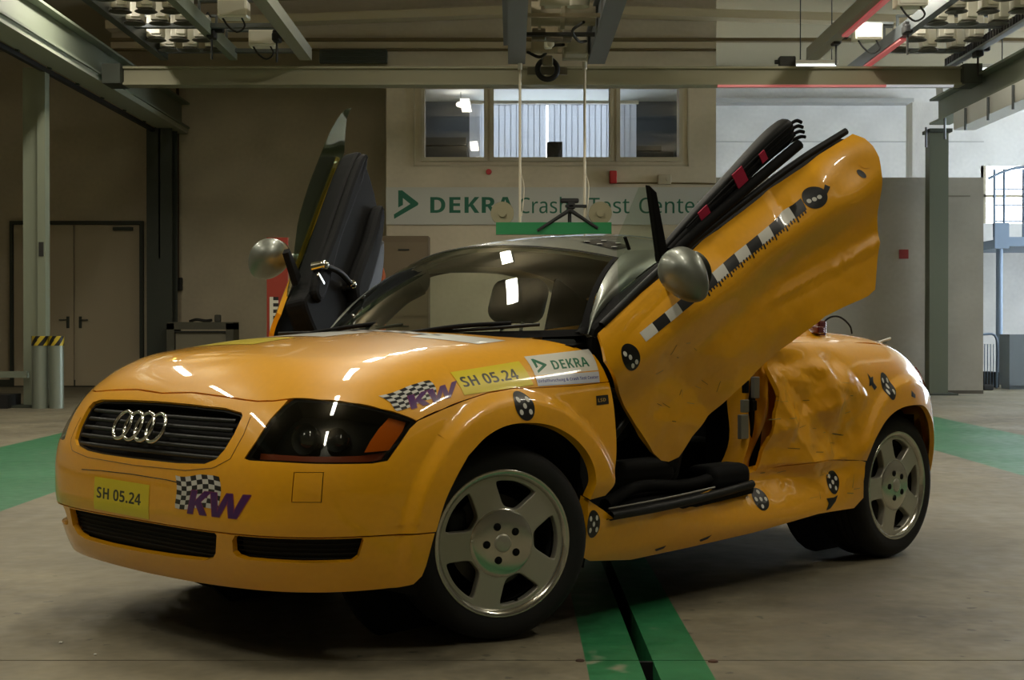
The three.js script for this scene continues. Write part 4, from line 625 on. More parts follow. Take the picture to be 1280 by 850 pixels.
{
  archR[0] = [-2.035, .455];
  const sillTop = [[-.332, .432], [-.40, .395], [-.46, .358], [-.60, .368], [-.9, .392], [-1.26, .418], [-1.31, .44]];
  const low = [[-2.03, .45], [-2.02, .37], [-2.04, .30], [-1.98, .262], [-1.72, .262], [-1.286, .228], [-.9, .212], [-.582, .203], [-.36, .225], [-.325, .24], [-.318, .34]];
  cpart('side_sill', skin(region([...sillTop, [-1.36, .44], [-1.55, .457], [-1.80, .468], [-2.0, .458], ...low], [], .022), SS, { thick: .04 }), C.paint);
  rpart('side_sill', skin(region([...sillTop.slice(0, 6), [-1.6, .40], [-2.0, .44], ...low], [], .03), S0, { thick: .04 }), C.paint);
  const qTop = [[-1.72, .945], [-1.9, .945], [-2.2, .942], [-2.5, .925], [-2.75, .89], [-2.86, .85]];
  const tail = [[-2.88, .80], [-2.87, .70], [-2.86, .55], [-2.84, .42], [-2.82, .31]];
  const front = [[-1.42, .443], [-1.455, .52], [-1.50, .62], [-1.545, .75], [-1.535, .85], [-1.56, .90]];
  cpart('rear_quarter', skin(region([...front, [-1.62, .935], ...qTop, ...tail, ...smoothOpen(archR.slice().reverse()), [-1.97, .462], [-1.80, .472], [-1.55, .461]], [], .02), QS, { thick: .02 }), C.paint);
  rpart('rear_quarter', skin(region([[-1.62, .41], [-1.72, .6], [-1.80, .8], [-1.80, .945], ...qTop.slice(1), ...tail, ...smoothOpen(archR.slice().reverse()), [-1.99, .44]], [], .035), S0, { thick: .02 }), C.paint);
  // deck between the quarters (under roof and rear window) and tail
  const edge = toXZ(S0, [[-1.62, .935], ...qTop]);
  const deckHalf = [...edge, [-2.98, .5], [-3.02, .25], [-3.03, 0]];
  const hole = [[-1.62, .60], [-2.35, .48], [-2.35, -.48], [-1.62, -.60]];
  cpart('rear_deck', skin(region([...deckHalf, ...deckHalf.slice(0, -1).reverse().map(([x, z]) => [x, -z]), ], [hole.map(([x, z]) => [x - .02, z])], .04), topS, { thick: .02 }), C.paint);
  // tail, wrapped round
  const uAt = (x, z) => Math.atan2(z, -2.3 - x) * US;
  const e3 = [[-2.86, .85], ...tail].map(([x, y]) => { const p = S0(x, y); return [uAt(p[0], p[2]), y]; });
  const half = [...e3.slice().reverse()]; const tl = [...half, [.4, .86], [.2, .87], [0, .87]];
  cpart('rear_bumper', skin(region([[0, .28], [.5, .28], ...tl, ...tl.slice(0, -1).reverse().map(([u, y]) => [-u, y]), [-.5, .28]], [], .04), tailS, { thick: .02 }), C.paint);
  for (const s of [1, -1]) { const l = A([[1.02, .70], [.80, .66], [.62, .68], [.55, .76], [.66, .84], [.84, .845], [1.06, .825], [1.1, .77]]).map(([u, y]) => [u * s, y]); cpart('tail_lamp', skin(region(l, [], .03), tailS, { thick: .01, off: .006 }), C.redLamp); }
  cpart('spoiler', merge([rbox(.12, .018, .9, .008, -2.86, .935, 0), rbox(.06, .08, .05, .01, -2.86, .915, .35), rbox(.06, .08, .05, .01, -2.86, .915, -.35)]), C.silver);
}
// ---- inner structure, kept dark ----
{
  cpart('floor_pan', merge([rbox(3.2, .1, 1.3, .03, -1.15, .25, 0), rbox(.5, .12, 1.0, .03, .5, .3, 0), rbox(.5, .12, 1.1, .03, -2.75, .33, 0)]), C.grime);
  cpart('firewall', merge([span(-.42, -.47, .28, .90, -.74, .74), span(-.42, .3, .3, .66, -.38, .38)]), C.grime);
  cpart('bulkhead', merge([span(-1.98, -2.03, .28, .90, -.72, .72), span(-2.0, -2.9, .55, .6, -.6, .6)]), C.carpet);
  cpart('centre_tunnel', rbox(1.6, .24, .28, .05, -1.2, .40, 0), C.carpet);
  cpart('cowl', thickSheet(24, 4, (u, v) => { const z = (u * 2 - 1) * .70, t = z / .70; return [-.10 - .38 * t * t + .05 - v * .15, .945 + .02 * v, z]; }, .015, [0, 1, 0]), C.plastic);
  const dash = new THREE.ExtrudeGeometry(new THREE.Shape([[-.35, .90], [-.62, .935], [-.82, .93], [-.92, .88], [-.93, .80], [-.84, .70], [-.70, .62], [-.50, .60], [-.45, .8]].map((p) => new THREE.Vector2(...p))), { depth: 1.36, bevelEnabled: true, bevelSize: .02, bevelThickness: .02, bevelSegments: 2 }).translate(0, 0, -.68);
  const db = cpart('dashboard', dash, C.plastic); 
  for (const z of [-.5, .5, -.12, .12]) cpart('air_vent', new THREE.TorusGeometry(.04, .009, 8, 24).rotateY(Math.PI / 2).translate(-.945, .86, z), C.silver, db);
  const sw = group('steering_wheel', car), tilt = (g) => g.rotateZ(-.42).translate(-1.06, .87, .37);
  cpart('rim', tilt(new THREE.TorusGeometry(.18, .017, 10, 40).rotateY(Math.PI / 2)), C.plastic, sw); cpart('hub', tilt(rbox(.05, .13, .16, .03)), C.plastic, sw);
  for (const a of [0, 2.1, 4.2]) cpart('spoke', tilt(box(.015, .17, .03, 0, .09, 0).rotateX(a + Math.PI / 2)), C.silver, sw);
  cpart('column', cyl(.035, .03, [-.85, .80, .37], [-1.05, .87, .37], 12), C.plastic, sw);
  for (const [z, x] of [[.37, -1.10], [-.42, -1.06]]) {
    const s = group('seat', car);
    const lean = (g) => g.rotateZ(.32).translate(x, .42, z);
    cpart('cushion', rbox(.52, .15, .5, .06, x + .26, .40, z), C.seat, s); for (const q of [-1, 1]) cpart('bolster', rbox(.5, .1, .09, .04, x + .26, .47, z + q * .22), C.seat, s);
    cpart('backrest', lean(rbox(.13, .58, .46, .06, 0, .27, 0)), C.seat, s); for (const q of [-1, 1]) cpart('bolster', lean(rbox(.12, .42, .09, .04, .06, .22, q * .22)), C.seat, s);
    cpart('headrest_post', lean(merge([cyl(.008, .008, [0, .5, .06], [0, .68, .06], 8), cyl(.008, .008, [0, .5, -.06], [0, .68, -.06], 8)])), C.silver, s); cpart('headrest', lean(rbox(.12, .20, .30, .058, .0, .74, 0)), C.seat, s);
  }
  cpart('suspension', merge([cyl(.05, .05, [0, .25, .4], [0, .62, .5], 12), cyl(.03, .03, [0, .2, .2], [0, .22, .62], 10), cyl(.04, .04, [AX, .25, .2], [AX, .26, .66], 10)]), C.grime);
  cpart('exhaust', merge([cyl(.03, .03, [-.5, .2, .12], [-2.4, .2, .12], 12), rbox(.45, .13, .3, .05, -2.3, .2, .2)]), C.grime);
}
// ---- greenhouse ----
const rc = curve([[-2.6, .95], [-2.5, .96], [-2.2, 1.05], [-1.9, 1.22], [-1.6, 1.37], [-1.3, 1.395], [-1.0, 1.375], [-.78, 1.343], [-.68, 1.323]]);
const re = curve([[-2.6, .94], [-2.5, .955], [-2.2, .99], [-1.9, 1.10], [-1.6, 1.26], [-1.3, 1.302], [-1.0, 1.295], [-.8, 1.262], [-.68, 1.24]]);
const rz = curve([[-2.6, .44], [-2.3, .47], [-1.9, .525], [-1.5, .572], [-1.1, .582], [-.8, .585]]);
const roofP = (x, t) => [x, re(x) + (rc(x) - re(x)) * (1 - Math.pow(Math.abs(t), 2.2)), t * rz(x)];
const wsTop = (t) => { const x = -.68 - .12 * t * t; return [x, 1.323 - .062 * Math.pow(Math.abs(t), 2.0), t * .585]; };
const wsLow = (t) => [-.10 - .38 * t * t, .955 + .02 * t * t, t * .715];
{
  const ws = (u, v) => { const t = u * 2 - 1, a = wsTop(t), b = wsLow(t), k = .035 * 4 * v * (1 - v); return a.map((c, i) => c + (b[i] - c) * v + [k * .62, k * .75, 0][i]); };
  cpart('windshield', orient(grid(36, 16, ws), [.6, .8, 0]), C.glass);
  // dark band round the glass
  const band = (f, n) => orient(grid(n, 1, f), [.6, .8, 0]);
  const lift = (p) => [p[0] + .0022, p[1] + .0028, p[2]];
  cpart('windshield_band', merge([band((u, v) => lift(ws(u, .94 + v * .06)), 36), band((u, v) => lift(ws(u, v * .018)), 36), band((u, v) => lift(ws(v * .012, u)), 16), band((u, v) => lift(ws(1 - v * .012, u)), 16)]), C.plastic);
  const roof = thickSheet(24, 22, (u, v) => { const t = u * 2 - 1, x1 = -.684 - .12 * t * t; return roofP(x1 - v * (-1.80 - x1) / -1, t); }, .025, [0, 1, 0]);
  cpart('roof', roof, C.roofSilver);
  cpart('rear_window', orient(grid(16, 12, (u, v) => roofP(-1.82 - v * .66, (u * 2 - 1) * .88)), [0, 1, 0]), C.glass);
  for (const mk of [cpart, rpart]) {
    mk('rear_pillar', thickSheet(6, 16, (u, v) => { const x = -1.80 - v * .8, a = roofP(x, .87), b = roofP(x, 1); return a.map((c, i) => c + (b[i] - c) * u); }, .02, [0, .6, .8]), C.paint);
    mk('quarter_panel', thickSheet(10, 10, (u, v) => { const x = -1.78 - u * .82, a = roofP(x, 1), yb = .95 - .02 * u, zb = .68 - .1 * u * u; return [a[0] + (x - a[0]) * v, a[1] + (yb - a[1]) * v, a[2] + (zb - a[2]) * v + .02 * Math.sin(v * Math.PI)]; }, .02, [0, .2, 1]), C.paint);
    mk('inner_side_trim', thickSheet(10, 10, (u, v) => { const x = -1.64 - u * .86, a = roofP(x, .93), yb = .78, zb = .66 - .1 * u * u; return [a[0] + (x - a[0]) * v, a[1] - .02 + (yb - a[1]) * v, a[2] + (zb - a[2]) * v]; }, .01, [0, .2, 1]), C.plastic);
    // front pillar: a band from the base of the glass to the roof corner, then the roof side rail
    const pin = [1, .8, .6, .4, .2, 0].map((v) => ws(1, v)); pin.push([-.85, 1.288, .575]);
    const pold = [[-.53, .96, .775], [-.62, 1.03, .768], [-.72, 1.11, .75], [-.82, 1.18, .722], [-.90, 1.235, .69], [-.99, 1.27, .66], [-1.08, 1.285, .64]], kk = [.08, .22, .42, .64, .86, 1, 1];
    const pout = pin.map((p, i) => p.map((c, j) => c + (pold[i][j] - c) * kk[i]));
    const ci = new THREE.CatmullRomCurve3(pin.map((p) => new V3(...p))), co = new THREE.CatmullRomCurve3(pout.map((p) => new V3(...p)));
    mk('front_pillar', thickSheet(6, 20, (u, v) => { const a = ci.getPoint(v), b = co.getPoint(v), k = .018 * Math.sin(u * Math.PI); return [a.x + (b.x - a.x) * u + k * .5, a.y + (b.y - a.y) * u + k * .5, a.z + (b.z - a.z) * u + k * .6]; }, .03, [.3, .6, .7]), C.silver);
    mk('pillar_jamb', thickSheet(5, 20, (u, v) => { const b = co.getPoint(v), i = Math.min(5, Math.floor(v * 6)), f = v * 6 - i, o = [0, 1, 2].map((j) => pold[i][j] + (pold[i + 1][j] - pold[i][j]) * f); return [b.x + (o[0] - b.x - .03) * u - .004, b.y + (o[1] - b.y - .02) * u - .004, b.z + (o[2] - b.z) * u - .004]; }, .02, [.2, .4, .8]), C.plastic);
    mk('roof_rail', thickSheet(5, 16, (u, v) => { const x = -.9 - v * .9, a = roofP(x, .985); return [a[0], a[1] - u * .055 + .004, a[2] + .012 + .05 * Math.sin(u * Math.PI / 2)]; }, .02, [0, .5, .8]), C.silver);
    mk('door_seal', tube([[-.54, .93, .765], [-.64, 1.02, .755], [-.76, 1.11, .735], [-.93, 1.22, .68], [-1.1, 1.265, .64], [-1.4, 1.275, .62], [-1.7, 1.22, .62]], .018, 40, 8), C.plastic);
  }
  // inner trim of the passenger side pillar, dark with a blunt end
  rpart('pillar_trim', merge([tube([[-.45, .97, .66], [-.58, 1.07, .63], [-.70, 1.18, .585], [-.76, 1.225, .53]].map((q) => [q[0] - .02, q[1] - .02, q[2] - .03]), .066, 24, 12), new THREE.SphereGeometry(.066, 14, 10).scale(.5, 1, 1).translate(-.78, 1.205, .50)]), C.plastic);
  cpart('pillar_trim', tube([[-.47, .97, .69], [-.62, 1.07, .66], [-.76, 1.18, .60], [-.84, 1.25, .55]], .025, 24, 10), C.plastic);
  cpart('headliner', orient(grid(12, 12, (u, v) => { const p = roofP(-.86 - v * .95, (u * 2 - 1) * .96); return [p[0], p[1] - .035, p[2]]; }), [0, -1, 0]), std(0x3a3a36, .9));
  for (const [a, b, c] of [[[-.02, .955, -.50], [-.14, .985, -.15], [-.20, 1.0, -.06]], [[-.03, .955, .02], [-.22, .988, .36], [-.34, 1.0, .50]]]) {
    const w = group('wiper', car); const n = [.012, .02, 0]; const L = (p, k = 1) => p.map((q, i) => q + n[i] * k);
    cpart('arm', tube([a, L(b, 1.1), L(c, 1.0)], .008, 20, 8), C.plastic, w); cpart('blade', tube([L([a[0] - .02, a[1] + .01, a[2] + .05], .9), L(b, .4), L([c[0] - .03, c[1] + .008, c[2] + .10], .4)], .006, 20, 6), C.trim, w); cpart('pivot', cyl(.016, .016, [a[0], a[1] - .03, a[2]], [a[0], a[1] + .012, a[2]], 12), C.plastic, w);
  }
}
// ---- doors, swung up on scissor hinges ----
function crushD(x, y) { // dents of the struck door, metres inward
  const fold = sstep(-1.15, -1.35, -(-x)) , lowr = Math.max(0, .60 - y);
  let d = .055 * (1 - sstep(.62, .83, y)) - .30 * lowr * sstep(-1.1, -1.35, x * 1) ;
  d += .028 * Math.exp(-(((x + 1.74) / .13) ** 2) - ((y - .865) / .07) ** 2);
  d -= .018 * Math.exp(-(((x + 1.60) / .07) ** 2) - ((y - .93) / .06) ** 2);
  d += .030 * Math.exp(-(((x + 1.35) / .30) ** 2) - ((y - .70) / .10) ** 2);
  d -= .012 * Math.max(0, 1 - Math.abs(y - .60 - (x + 1.45) * .10) / .035) * sstep(-1.05, -1.25, x);
  d += .020 * facet(x, y, -.72, .53, .16, [[.6, 1.2], [2.2, .8], [3.8, 1.2], [5.4, .8]]);
  d -= .014 * Math.max(0, 1 - Math.abs((x + .60) * .80 + (y - .50) * .6) / .05) * sstep(.75, .6, y) * 0;
  d += .007 * noise.noise(x * 5 + 3, y * 6, 1.5) + .004 * noise.noise(x * 14, y * 14, 5) * (1 - sstep(.62, .75, y));
  d += .014 * Math.max(0, 1 - Math.abs(x + 1.38 + (y - .9) * .5) / .05) * sstep(.84, .90, y);
  d += .012 * Math.max(0, 1 - Math.abs(x + 1.05) / .07) * sstep(.86, .92, y);
  return d * (1 - sstep(.94, .98, y));
}
const DS = Object.assign((x, y) => { const p = S0(x, y); return [p[0], p[1], p[2] - crushD(x, y)]; }, { out: () => [0, 0, 1] });
const smoothLoop = (l, n) => { const c = new THREE.CatmullRomCurve3(l.map((p) => new V3(p[0], p[1], 0)), true, 'centripetal'); return c.getPoints(n).slice(0, -1).map((p) => [p.x, p.y]); };
{
  const outL = [[-.468, .905], [-.424, .837], [-.426, .705], [-.447, .553], [-.478, .41], [-.50, .362], [-.530, .335], [-.576, .325], [-.656, .364], [-.752, .391], [-.964, .417], [-1.178, .446], [-1.354, .469], [-1.475, .449], [-1.58, .431], [-1.62, .434], [-1.642, .455], [-1.706, .529], [-1.764, .605], [-1.806, .717], [-1.848, .814], [-1.876, .86], [-1.886, .90], [-1.884, .93], [-1.865, .955], [-1.67, .960], [-1.441, .957], [-1.158, .948], [-.93, .938], [-.708, .926], [-.547, .912]];
  const d = group('door', car); d.userData.label = 'driver door with dented yellow skin and chequered tape';
  const put = (n, g, m, p = d) => cpart(n, applyDoor(DOOR, g), m, p);
  put('door_skin', skin(region(outL, [], .02), DS, { thick: .02 }), C.paint);
  // inner door card, seals and the bent window channel above the belt
  const card = outL.map(([x, y]) => [-1.1 + (x + 1.1) * .965, .69 + (y - .69) * .96]);
  put('inner_panel', slab(smoothLoop(card, 80), .60, .70, .02), C.plastic);
  put('belt_seal', tube([[-.50, .915, .735], [-.85, .948, .70], [-1.2, .966, .68], [-1.6, .975, .668], [-1.86, .966, .668]], .014, 40, 8), C.trim);
  const bar = (l, r, z) => { const c = new THREE.CatmullRomCurve3(l.map((p) => new V3(p[0], p[1], z))); return c; };
  put('window_channel', (() => { // tapering, boxy section
    const c = new THREE.CatmullRomCurve3([[-.86, .965, .655], [-1.05, 1.01, .653], [-1.25, 1.047, .65], [-1.50, 1.092, .645], [-1.615, 1.10, .645]].map((q) => new V3(...q))), n = 40, q = [], g = thickSheet(n, 24, (u, v) => { const p = c.getPointAt(u), a = v * Math.PI * 2, k = (.020 + .028 * Math.min(1, u * 1.15)) * (u > .97 ? 1 - (u - .97) * 14 : 1), sx = Math.sign(Math.cos(a)) * Math.pow(Math.abs(Math.cos(a)), .55), sy = Math.sign(Math.sin(a)) * Math.pow(Math.abs(Math.sin(a)), .55); return [p.x - .18 * k * sy, p.y + k * sy, p.z + k * .7 * sx]; }, .003, [0, 0, 1]); return g; })(), C.trim);
  for (const o of [-.018, .004, .024]) put('channel_rib', tube([[-1.0, 1.0 + o * .7, .684], [-1.25, 1.047 + o, .686], [-1.5, 1.09 + o, .682], [-1.60, 1.10 + o, .680]], .004, 24, 6), C.plastic);
  put('channel_strip', tube([[-.86, .955, .70], [-.95, .975, .695], [-1.3, 1.015, .69], [-1.60, 1.045, .69]], .020, 30, 8), C.plastic);
  put('channel_strip', tube([[-.9, .98, .685], [-1.0, 1.0, .68], [-1.3, 1.045, .67], [-1.56, 1.085, .67]], .012, 30, 8), C.plastic);
  for (const [x, y, l, a, w] of [[-1.09, 1.028, .05, 1.2, 1.0], [-1.29, 1.062, .055, .6, 2.0], [-1.42, 1.085, .03, 1.0, .9]]) { const q = box(l, .02 + w * .022, .004).rotateZ(-.17).translate(x, y + .012 - a * .012, .688); put('tape_patch', q, C.pink); }
  for (let k = 0; k < 4; k++) put('torn_seal', tube([[-1.58, 1.12 - k * .02, .66], [-1.64, 1.12 - k * .022, .665], [-1.655, 1.105 - k * .02, .67]], .007, 8, 6), C.plastic);
  // fixed corner window with its black guide
  const gl = new THREE.Shape([[-.62, .93], [-.690, 1.14], [-.846, 1.262], [-.886, 1.242], [-.850, .985]].map((p) => new THREE.Vector2(...p)));
  put('corner_window', new THREE.ShapeGeometry(gl).translate(0, 0, .70), C.glass);
  put('window_guide', slab([[-.884, 1.250], [-.903, 1.215], [-.868, .975], [-.826, .98]], .685, .715, .006), C.plastic);
  put('window_clip', box(.008, .05, .01, -.726, 1.108, .703).rotateZ(0), C.plastic);
  // mirror
  const mir = (putter, cx, cy, cz, s) => {
    const m = group('side_mirror', null), g = new THREE.SphereGeometry(1, 32, 24), p = g.attributes.position;
    for (let i = 0; i < p.count; i++) { let x = p.getX(i), y = p.getY(i), z = p.getZ(i); const taper = 1 - .32 * Math.max(0, -y) - .1 * Math.max(0, x); const tip = Math.max(0, z * .8 - y * .5 - .1); p.setXYZ(i, x * .070 * (x < 0 ? .75 : 1.15) * (1 - .35 * tip), (y * .084 - .030 * tip) * (1 - .10 * tip), z * .098 + .028 * tip); }
    g.computeVertexNormals(); const R = (q) => q.rotateX(s).rotateZ(.35).translate(cx, cy, cz);
    putter('shell', R(g), C.silver, m); putter('glass', R(new THREE.CircleGeometry(.062, 28).scale(1.25, 1, 1).rotateY(-Math.PI / 2).translate(-.0535, 0, 0)), C.chrome, m);
    putter('arm', tube([[cx, cy - .03, cz - .06], [cx - .03, cy - .07, cz - .12], [cx - .06, cy - .11, cz - .18]], .026, 16, 10), C.silver, m);
    return m;
  };
  d.add(mir(put, -.742, 1.030, .95, .1));
  // chequered measuring tape with a ruler edge
  const tape = canvasTex(2048, 160, (c, w, h) => { c.clearRect(0, 0, w, h); const n = 14, q = w / n; for (let k = 0; k < n; k++) { c.fillStyle = k % 2 ? '#101010' : '#d8d7cf'; c.fillRect(k * q, 0, q, h * .68); if (k < 5) continue; c.fillStyle = '#101010'; for (let j = 0; j < 4; j++) c.fillRect(k * q + j * q / 4 + 4, h * .62, q / 9, h * (.22 + .14 * (j === 0))); } });
  put('measuring_tape', patch(DS, [[-.590, .845], [-1.468, .897], [-1.452, .843], [-.592, .797]], 60, 5), st(tape, true));
  target(DS, [-.512, .797], .036, .046, .2, d, (n, g, m, p) => put(n, g, m, p), [[.1, .05], [.5, .4], [-.45, -.45], [.05, -.62]]);
  target(DS, [-1.518, .876], .052, .036, .1, d, (n, g, m, p) => put(n, g, m, p), [[.15, -.1], [-.3, -.1], [.6, -.05]]);
  put('torn_patch', skin(region([[-1.585, .895], [-1.60, .878], [-1.56, .862], [-1.55, .872]], [], .01), DS, { thick: 0, off: .0014 }), SM.black);
  put('handle_hole', disc(DS, [-1.772, .842], .012, .018, -.4), SM.black);
  put('lock_cap', disc(DS, [-1.808, .862], .018, .014, .3, .002), C.paint);
  for (let k = 0; k < 14; k++) { const x = -.55 - rnd() * .28, y = .45 + rnd() * .26, l = .01 + rnd() * .035, a = rnd() * 3; put('scratch', patch(DS, [[x, y], [x - l * Math.cos(a), y + l * Math.sin(a)], [x - l * Math.cos(a), y + l * Math.sin(a) - .0025], [x, y - .0025]], 3, 1, .001), k % 3 ? std(0x4a3a14, .7) : std(0xb0975a, .7)); }
  // passenger door
  const outR = [[-.468, .905], [-.43, .84], [-.412, .726], [-.43, .56], [-.46, .48], [-.54, .45], [-1.0, .455], [-1.25, .465], [-1.38, .50], [-1.52, .61], [-1.62, .73], [-1.675, .86], [-1.68, .905], [-1.55, .925], [-1.158, .92], [-.93, .912], [-.708, .905], [-.547, .90]];
  const e = group('door', car); e.userData.label = 'passenger door showing its dark inner lining';
  const rput = (n, g, m, p = e) => rpart(n, applyDoor(DOOR_R, g), m, p);
  rput('door_skin', skin(region(outR.map(([x, y]) => [x, y + .05 * (1 - sstep(.5, .8, y)) * sstep(-.7, -.9, -(-x)) + .05 * (1 - sstep(.5, .8, y)) * (x < -.9)]), [], .03), S0, { thick: .02 }), C.paint);
  rput('inner_skin', skin(region(outR, [], .05), S0, { thick: 0, off: -.014 }), C.plastic);
  rput('inner_panel', slab(smoothLoop(outR.map(([x, y]) => [-1.08 + (x + 1.08) * .95, .70 + (y - .70) * (y < .7 ? 1.0 : 1.04)]), 80), .62, .72, .02), C.plastic);
  rput('armrest', slab(smoothLoop([[-.80, .62], [-1.2, .60], [-1.46, .66], [-1.48, .70], [-1.2, .70], [-.84, .69]], 50), .56, .63, .025), C.plastic); rput('map_pocket', slab(smoothLoop([[-.62, .50], [-1.2, .51], [-1.36, .58], [-1.2, .62], [-.64, .62]], 40), .585, .63, .015), C.trim);
  rput('upper_roll', slab(smoothLoop([[-.56, .845], [-1.0, .86], [-1.58, .87], [-1.63, .90], [-1.58, .925], [-1.0, .92], [-.56, .90]], 60), .585, .63, .02), C.plastic);
  for (const [x, y] of [[-.705, .93], [-.84, .715]]) rput('grab_boss', merge([cyl(.024, .02, [x, y, .625], [x, y, .575], 18), new THREE.SphereGeometry(.021, 14, 10).translate(x, y, .573)]), C.chrome);
  rput('grab_bar', tube([[-.705, .93, .575], [-.78, .83, .565], [-.84, .715, .575]], .013, 14, 10), C.trim); rput('release_lever', rbox(.02, .06, .012, .005, -.65, .90, .59), C.chrome);
  const wl = [[-.56, .93], [-.64, 1.06], [-.79, 1.165], [-.98, 1.225], [-1.3, 1.235], [-1.62, 1.20], [-1.80, 1.13], [-1.71, 1.0], [-1.68, .95]];
  rput('side_window', thickSheet(20, 6, (u, v) => { const l = wl, x = -.58 - u * 1.13, cap = curve([[-1.97, .99], [-1.86, 1.035], [-1.6, 1.06], [-1.3, 1.058], [-.98, 1.035], [-.78, .98], [-.64, .945], [-.56, .93]]); const xx = x - v * .26 * u, y = .90 + (cap(xx) - .90) * v; return [xx, y, .735 - .02 * v]; }, .005, [0, .2, 1]), phys(0xb9c8bc, .02, 0, { transmission: 1, thickness: 0, ior: 1.5 }));
  rput('window_guide', slab([[-.60, .93], [-.66, 1.06], [-.69, 1.06], [-.66, .93]], .67, .70, .005), C.plastic);
  e.add(mir(rput, -.97, .875, .94, .1));
  // hinge arms at both door fronts
  for (const mk of [cpart, rpart]) mk('door_hinge', merge([cyl(.025, .025, [-.44, .62, .70], [-.44, .80, .72], 12), tube([[-.44, .74, .72], [-.55, .78, .74], [-.62, .76, .76]], .02, 14, 8), cyl(.014, .014, [-.50, .50, .70], [-.68, .72, .76], 10)]), std(0x2e2f2c, .4, .5));
}
// ---- driver door opening: seals, lock post ----
{
  const sill = thickSheet(24, 3, (u, v) => { const x = -.42 - u * .9; return [x, .362 + .04 * u + v * .045, .86 - v * .17 - .04 * u * u]; }, .03, [0, 1, .3]);
  cpart('sill_trim', sill, C.plastic);
  cpart('sill_trim', tube([[-.43, .372, .868], [-.7, .378, .862], [-1.0, .392, .85], [-1.29, .412, .83]], .016, 30, 8), C.trim);
  cpart('torn_lining', merge([rbox(.26, .10, .14, .04, -1.20, .44, .74), tube([[-.48, .40, .80], [-.7, .44, .76], [-.95, .43, .78], [-1.15, .45, .78]], .022, 30, 8)]), C.plastic);
  cpart('scuff_edge', tube([[-.45, .392, .842], [-.75, .402, .84], [-1.05, .418, .835]], .004, 20, 6), C.label);
  const post = group('lock_post', car);
  const prof = [[-1.30, .70], [-1.345, .765], [-1.375, .70], [-1.42, .72], [-1.445, .76], [-1.475, .70], [-1.52, .735], [-1.60, .78]]; // folded sheet, plan section
  const pg = thickSheet(prof.length * 4 - 4, 14, (u, v) => { const f = u * (prof.length - 1), i = Math.min(prof.length - 2, Math.floor(f)), t = f - i, s = t * t * (3 - 2 * t); const x = prof[i][0] + (prof[i + 1][0] - prof[i][0]) * t, z = prof[i][1] + (prof[i + 1][1] - prof[i][1]) * s; return [x - v * .16 - .02 * Math.sin(v * 5), .44 + v * .46, z - .05 + .02 * Math.sin(v * 7 + i)]; }, .004, [.3, 0, 1]);
  cpart('folded_sheet', pg, C.paint, post);
  for (const [x, y, w, h, m] of [[-1.465, .77, .035, .085, C.label], [-1.40, .775, .025, .05, C.plastic], [-1.385, .62, .05, .095, C.label], [-1.395, .70, .035, .05, C.label], [-1.45, .70, .03, .04, C.plastic]]) cpart('plate', rbox(w, h, .02, .004, x, y, .72), m, post);
  cpart('pillar_back', merge([span(-1.5, -1.58, .44, .95, .45, .68)]), C.grime);
  const loose = group('loose_cable', car); cpart('cable', tube([[-2.08, .985, .60], [-2.13, 1.042, .62], [-2.22, 1.053, .62], [-2.33, 1.011, .61], [-2.36, .98, .60]], .004, 24, 6), C.plastic, loose);
  cpart('torn_bracket', merge([rbox(.06, .07, .05, .008, -2.06, 1.0, .62).rotateZ(0), rbox(.05, .03, .06, .006, -2.01, .995, .64)]), C.redLamp);
}
cpart('trim_stick', tube([[-2.50, .915, .61], [-2.56, .94, .62], [-2.65, .956, .62]], .006, 10, 8), C.white);
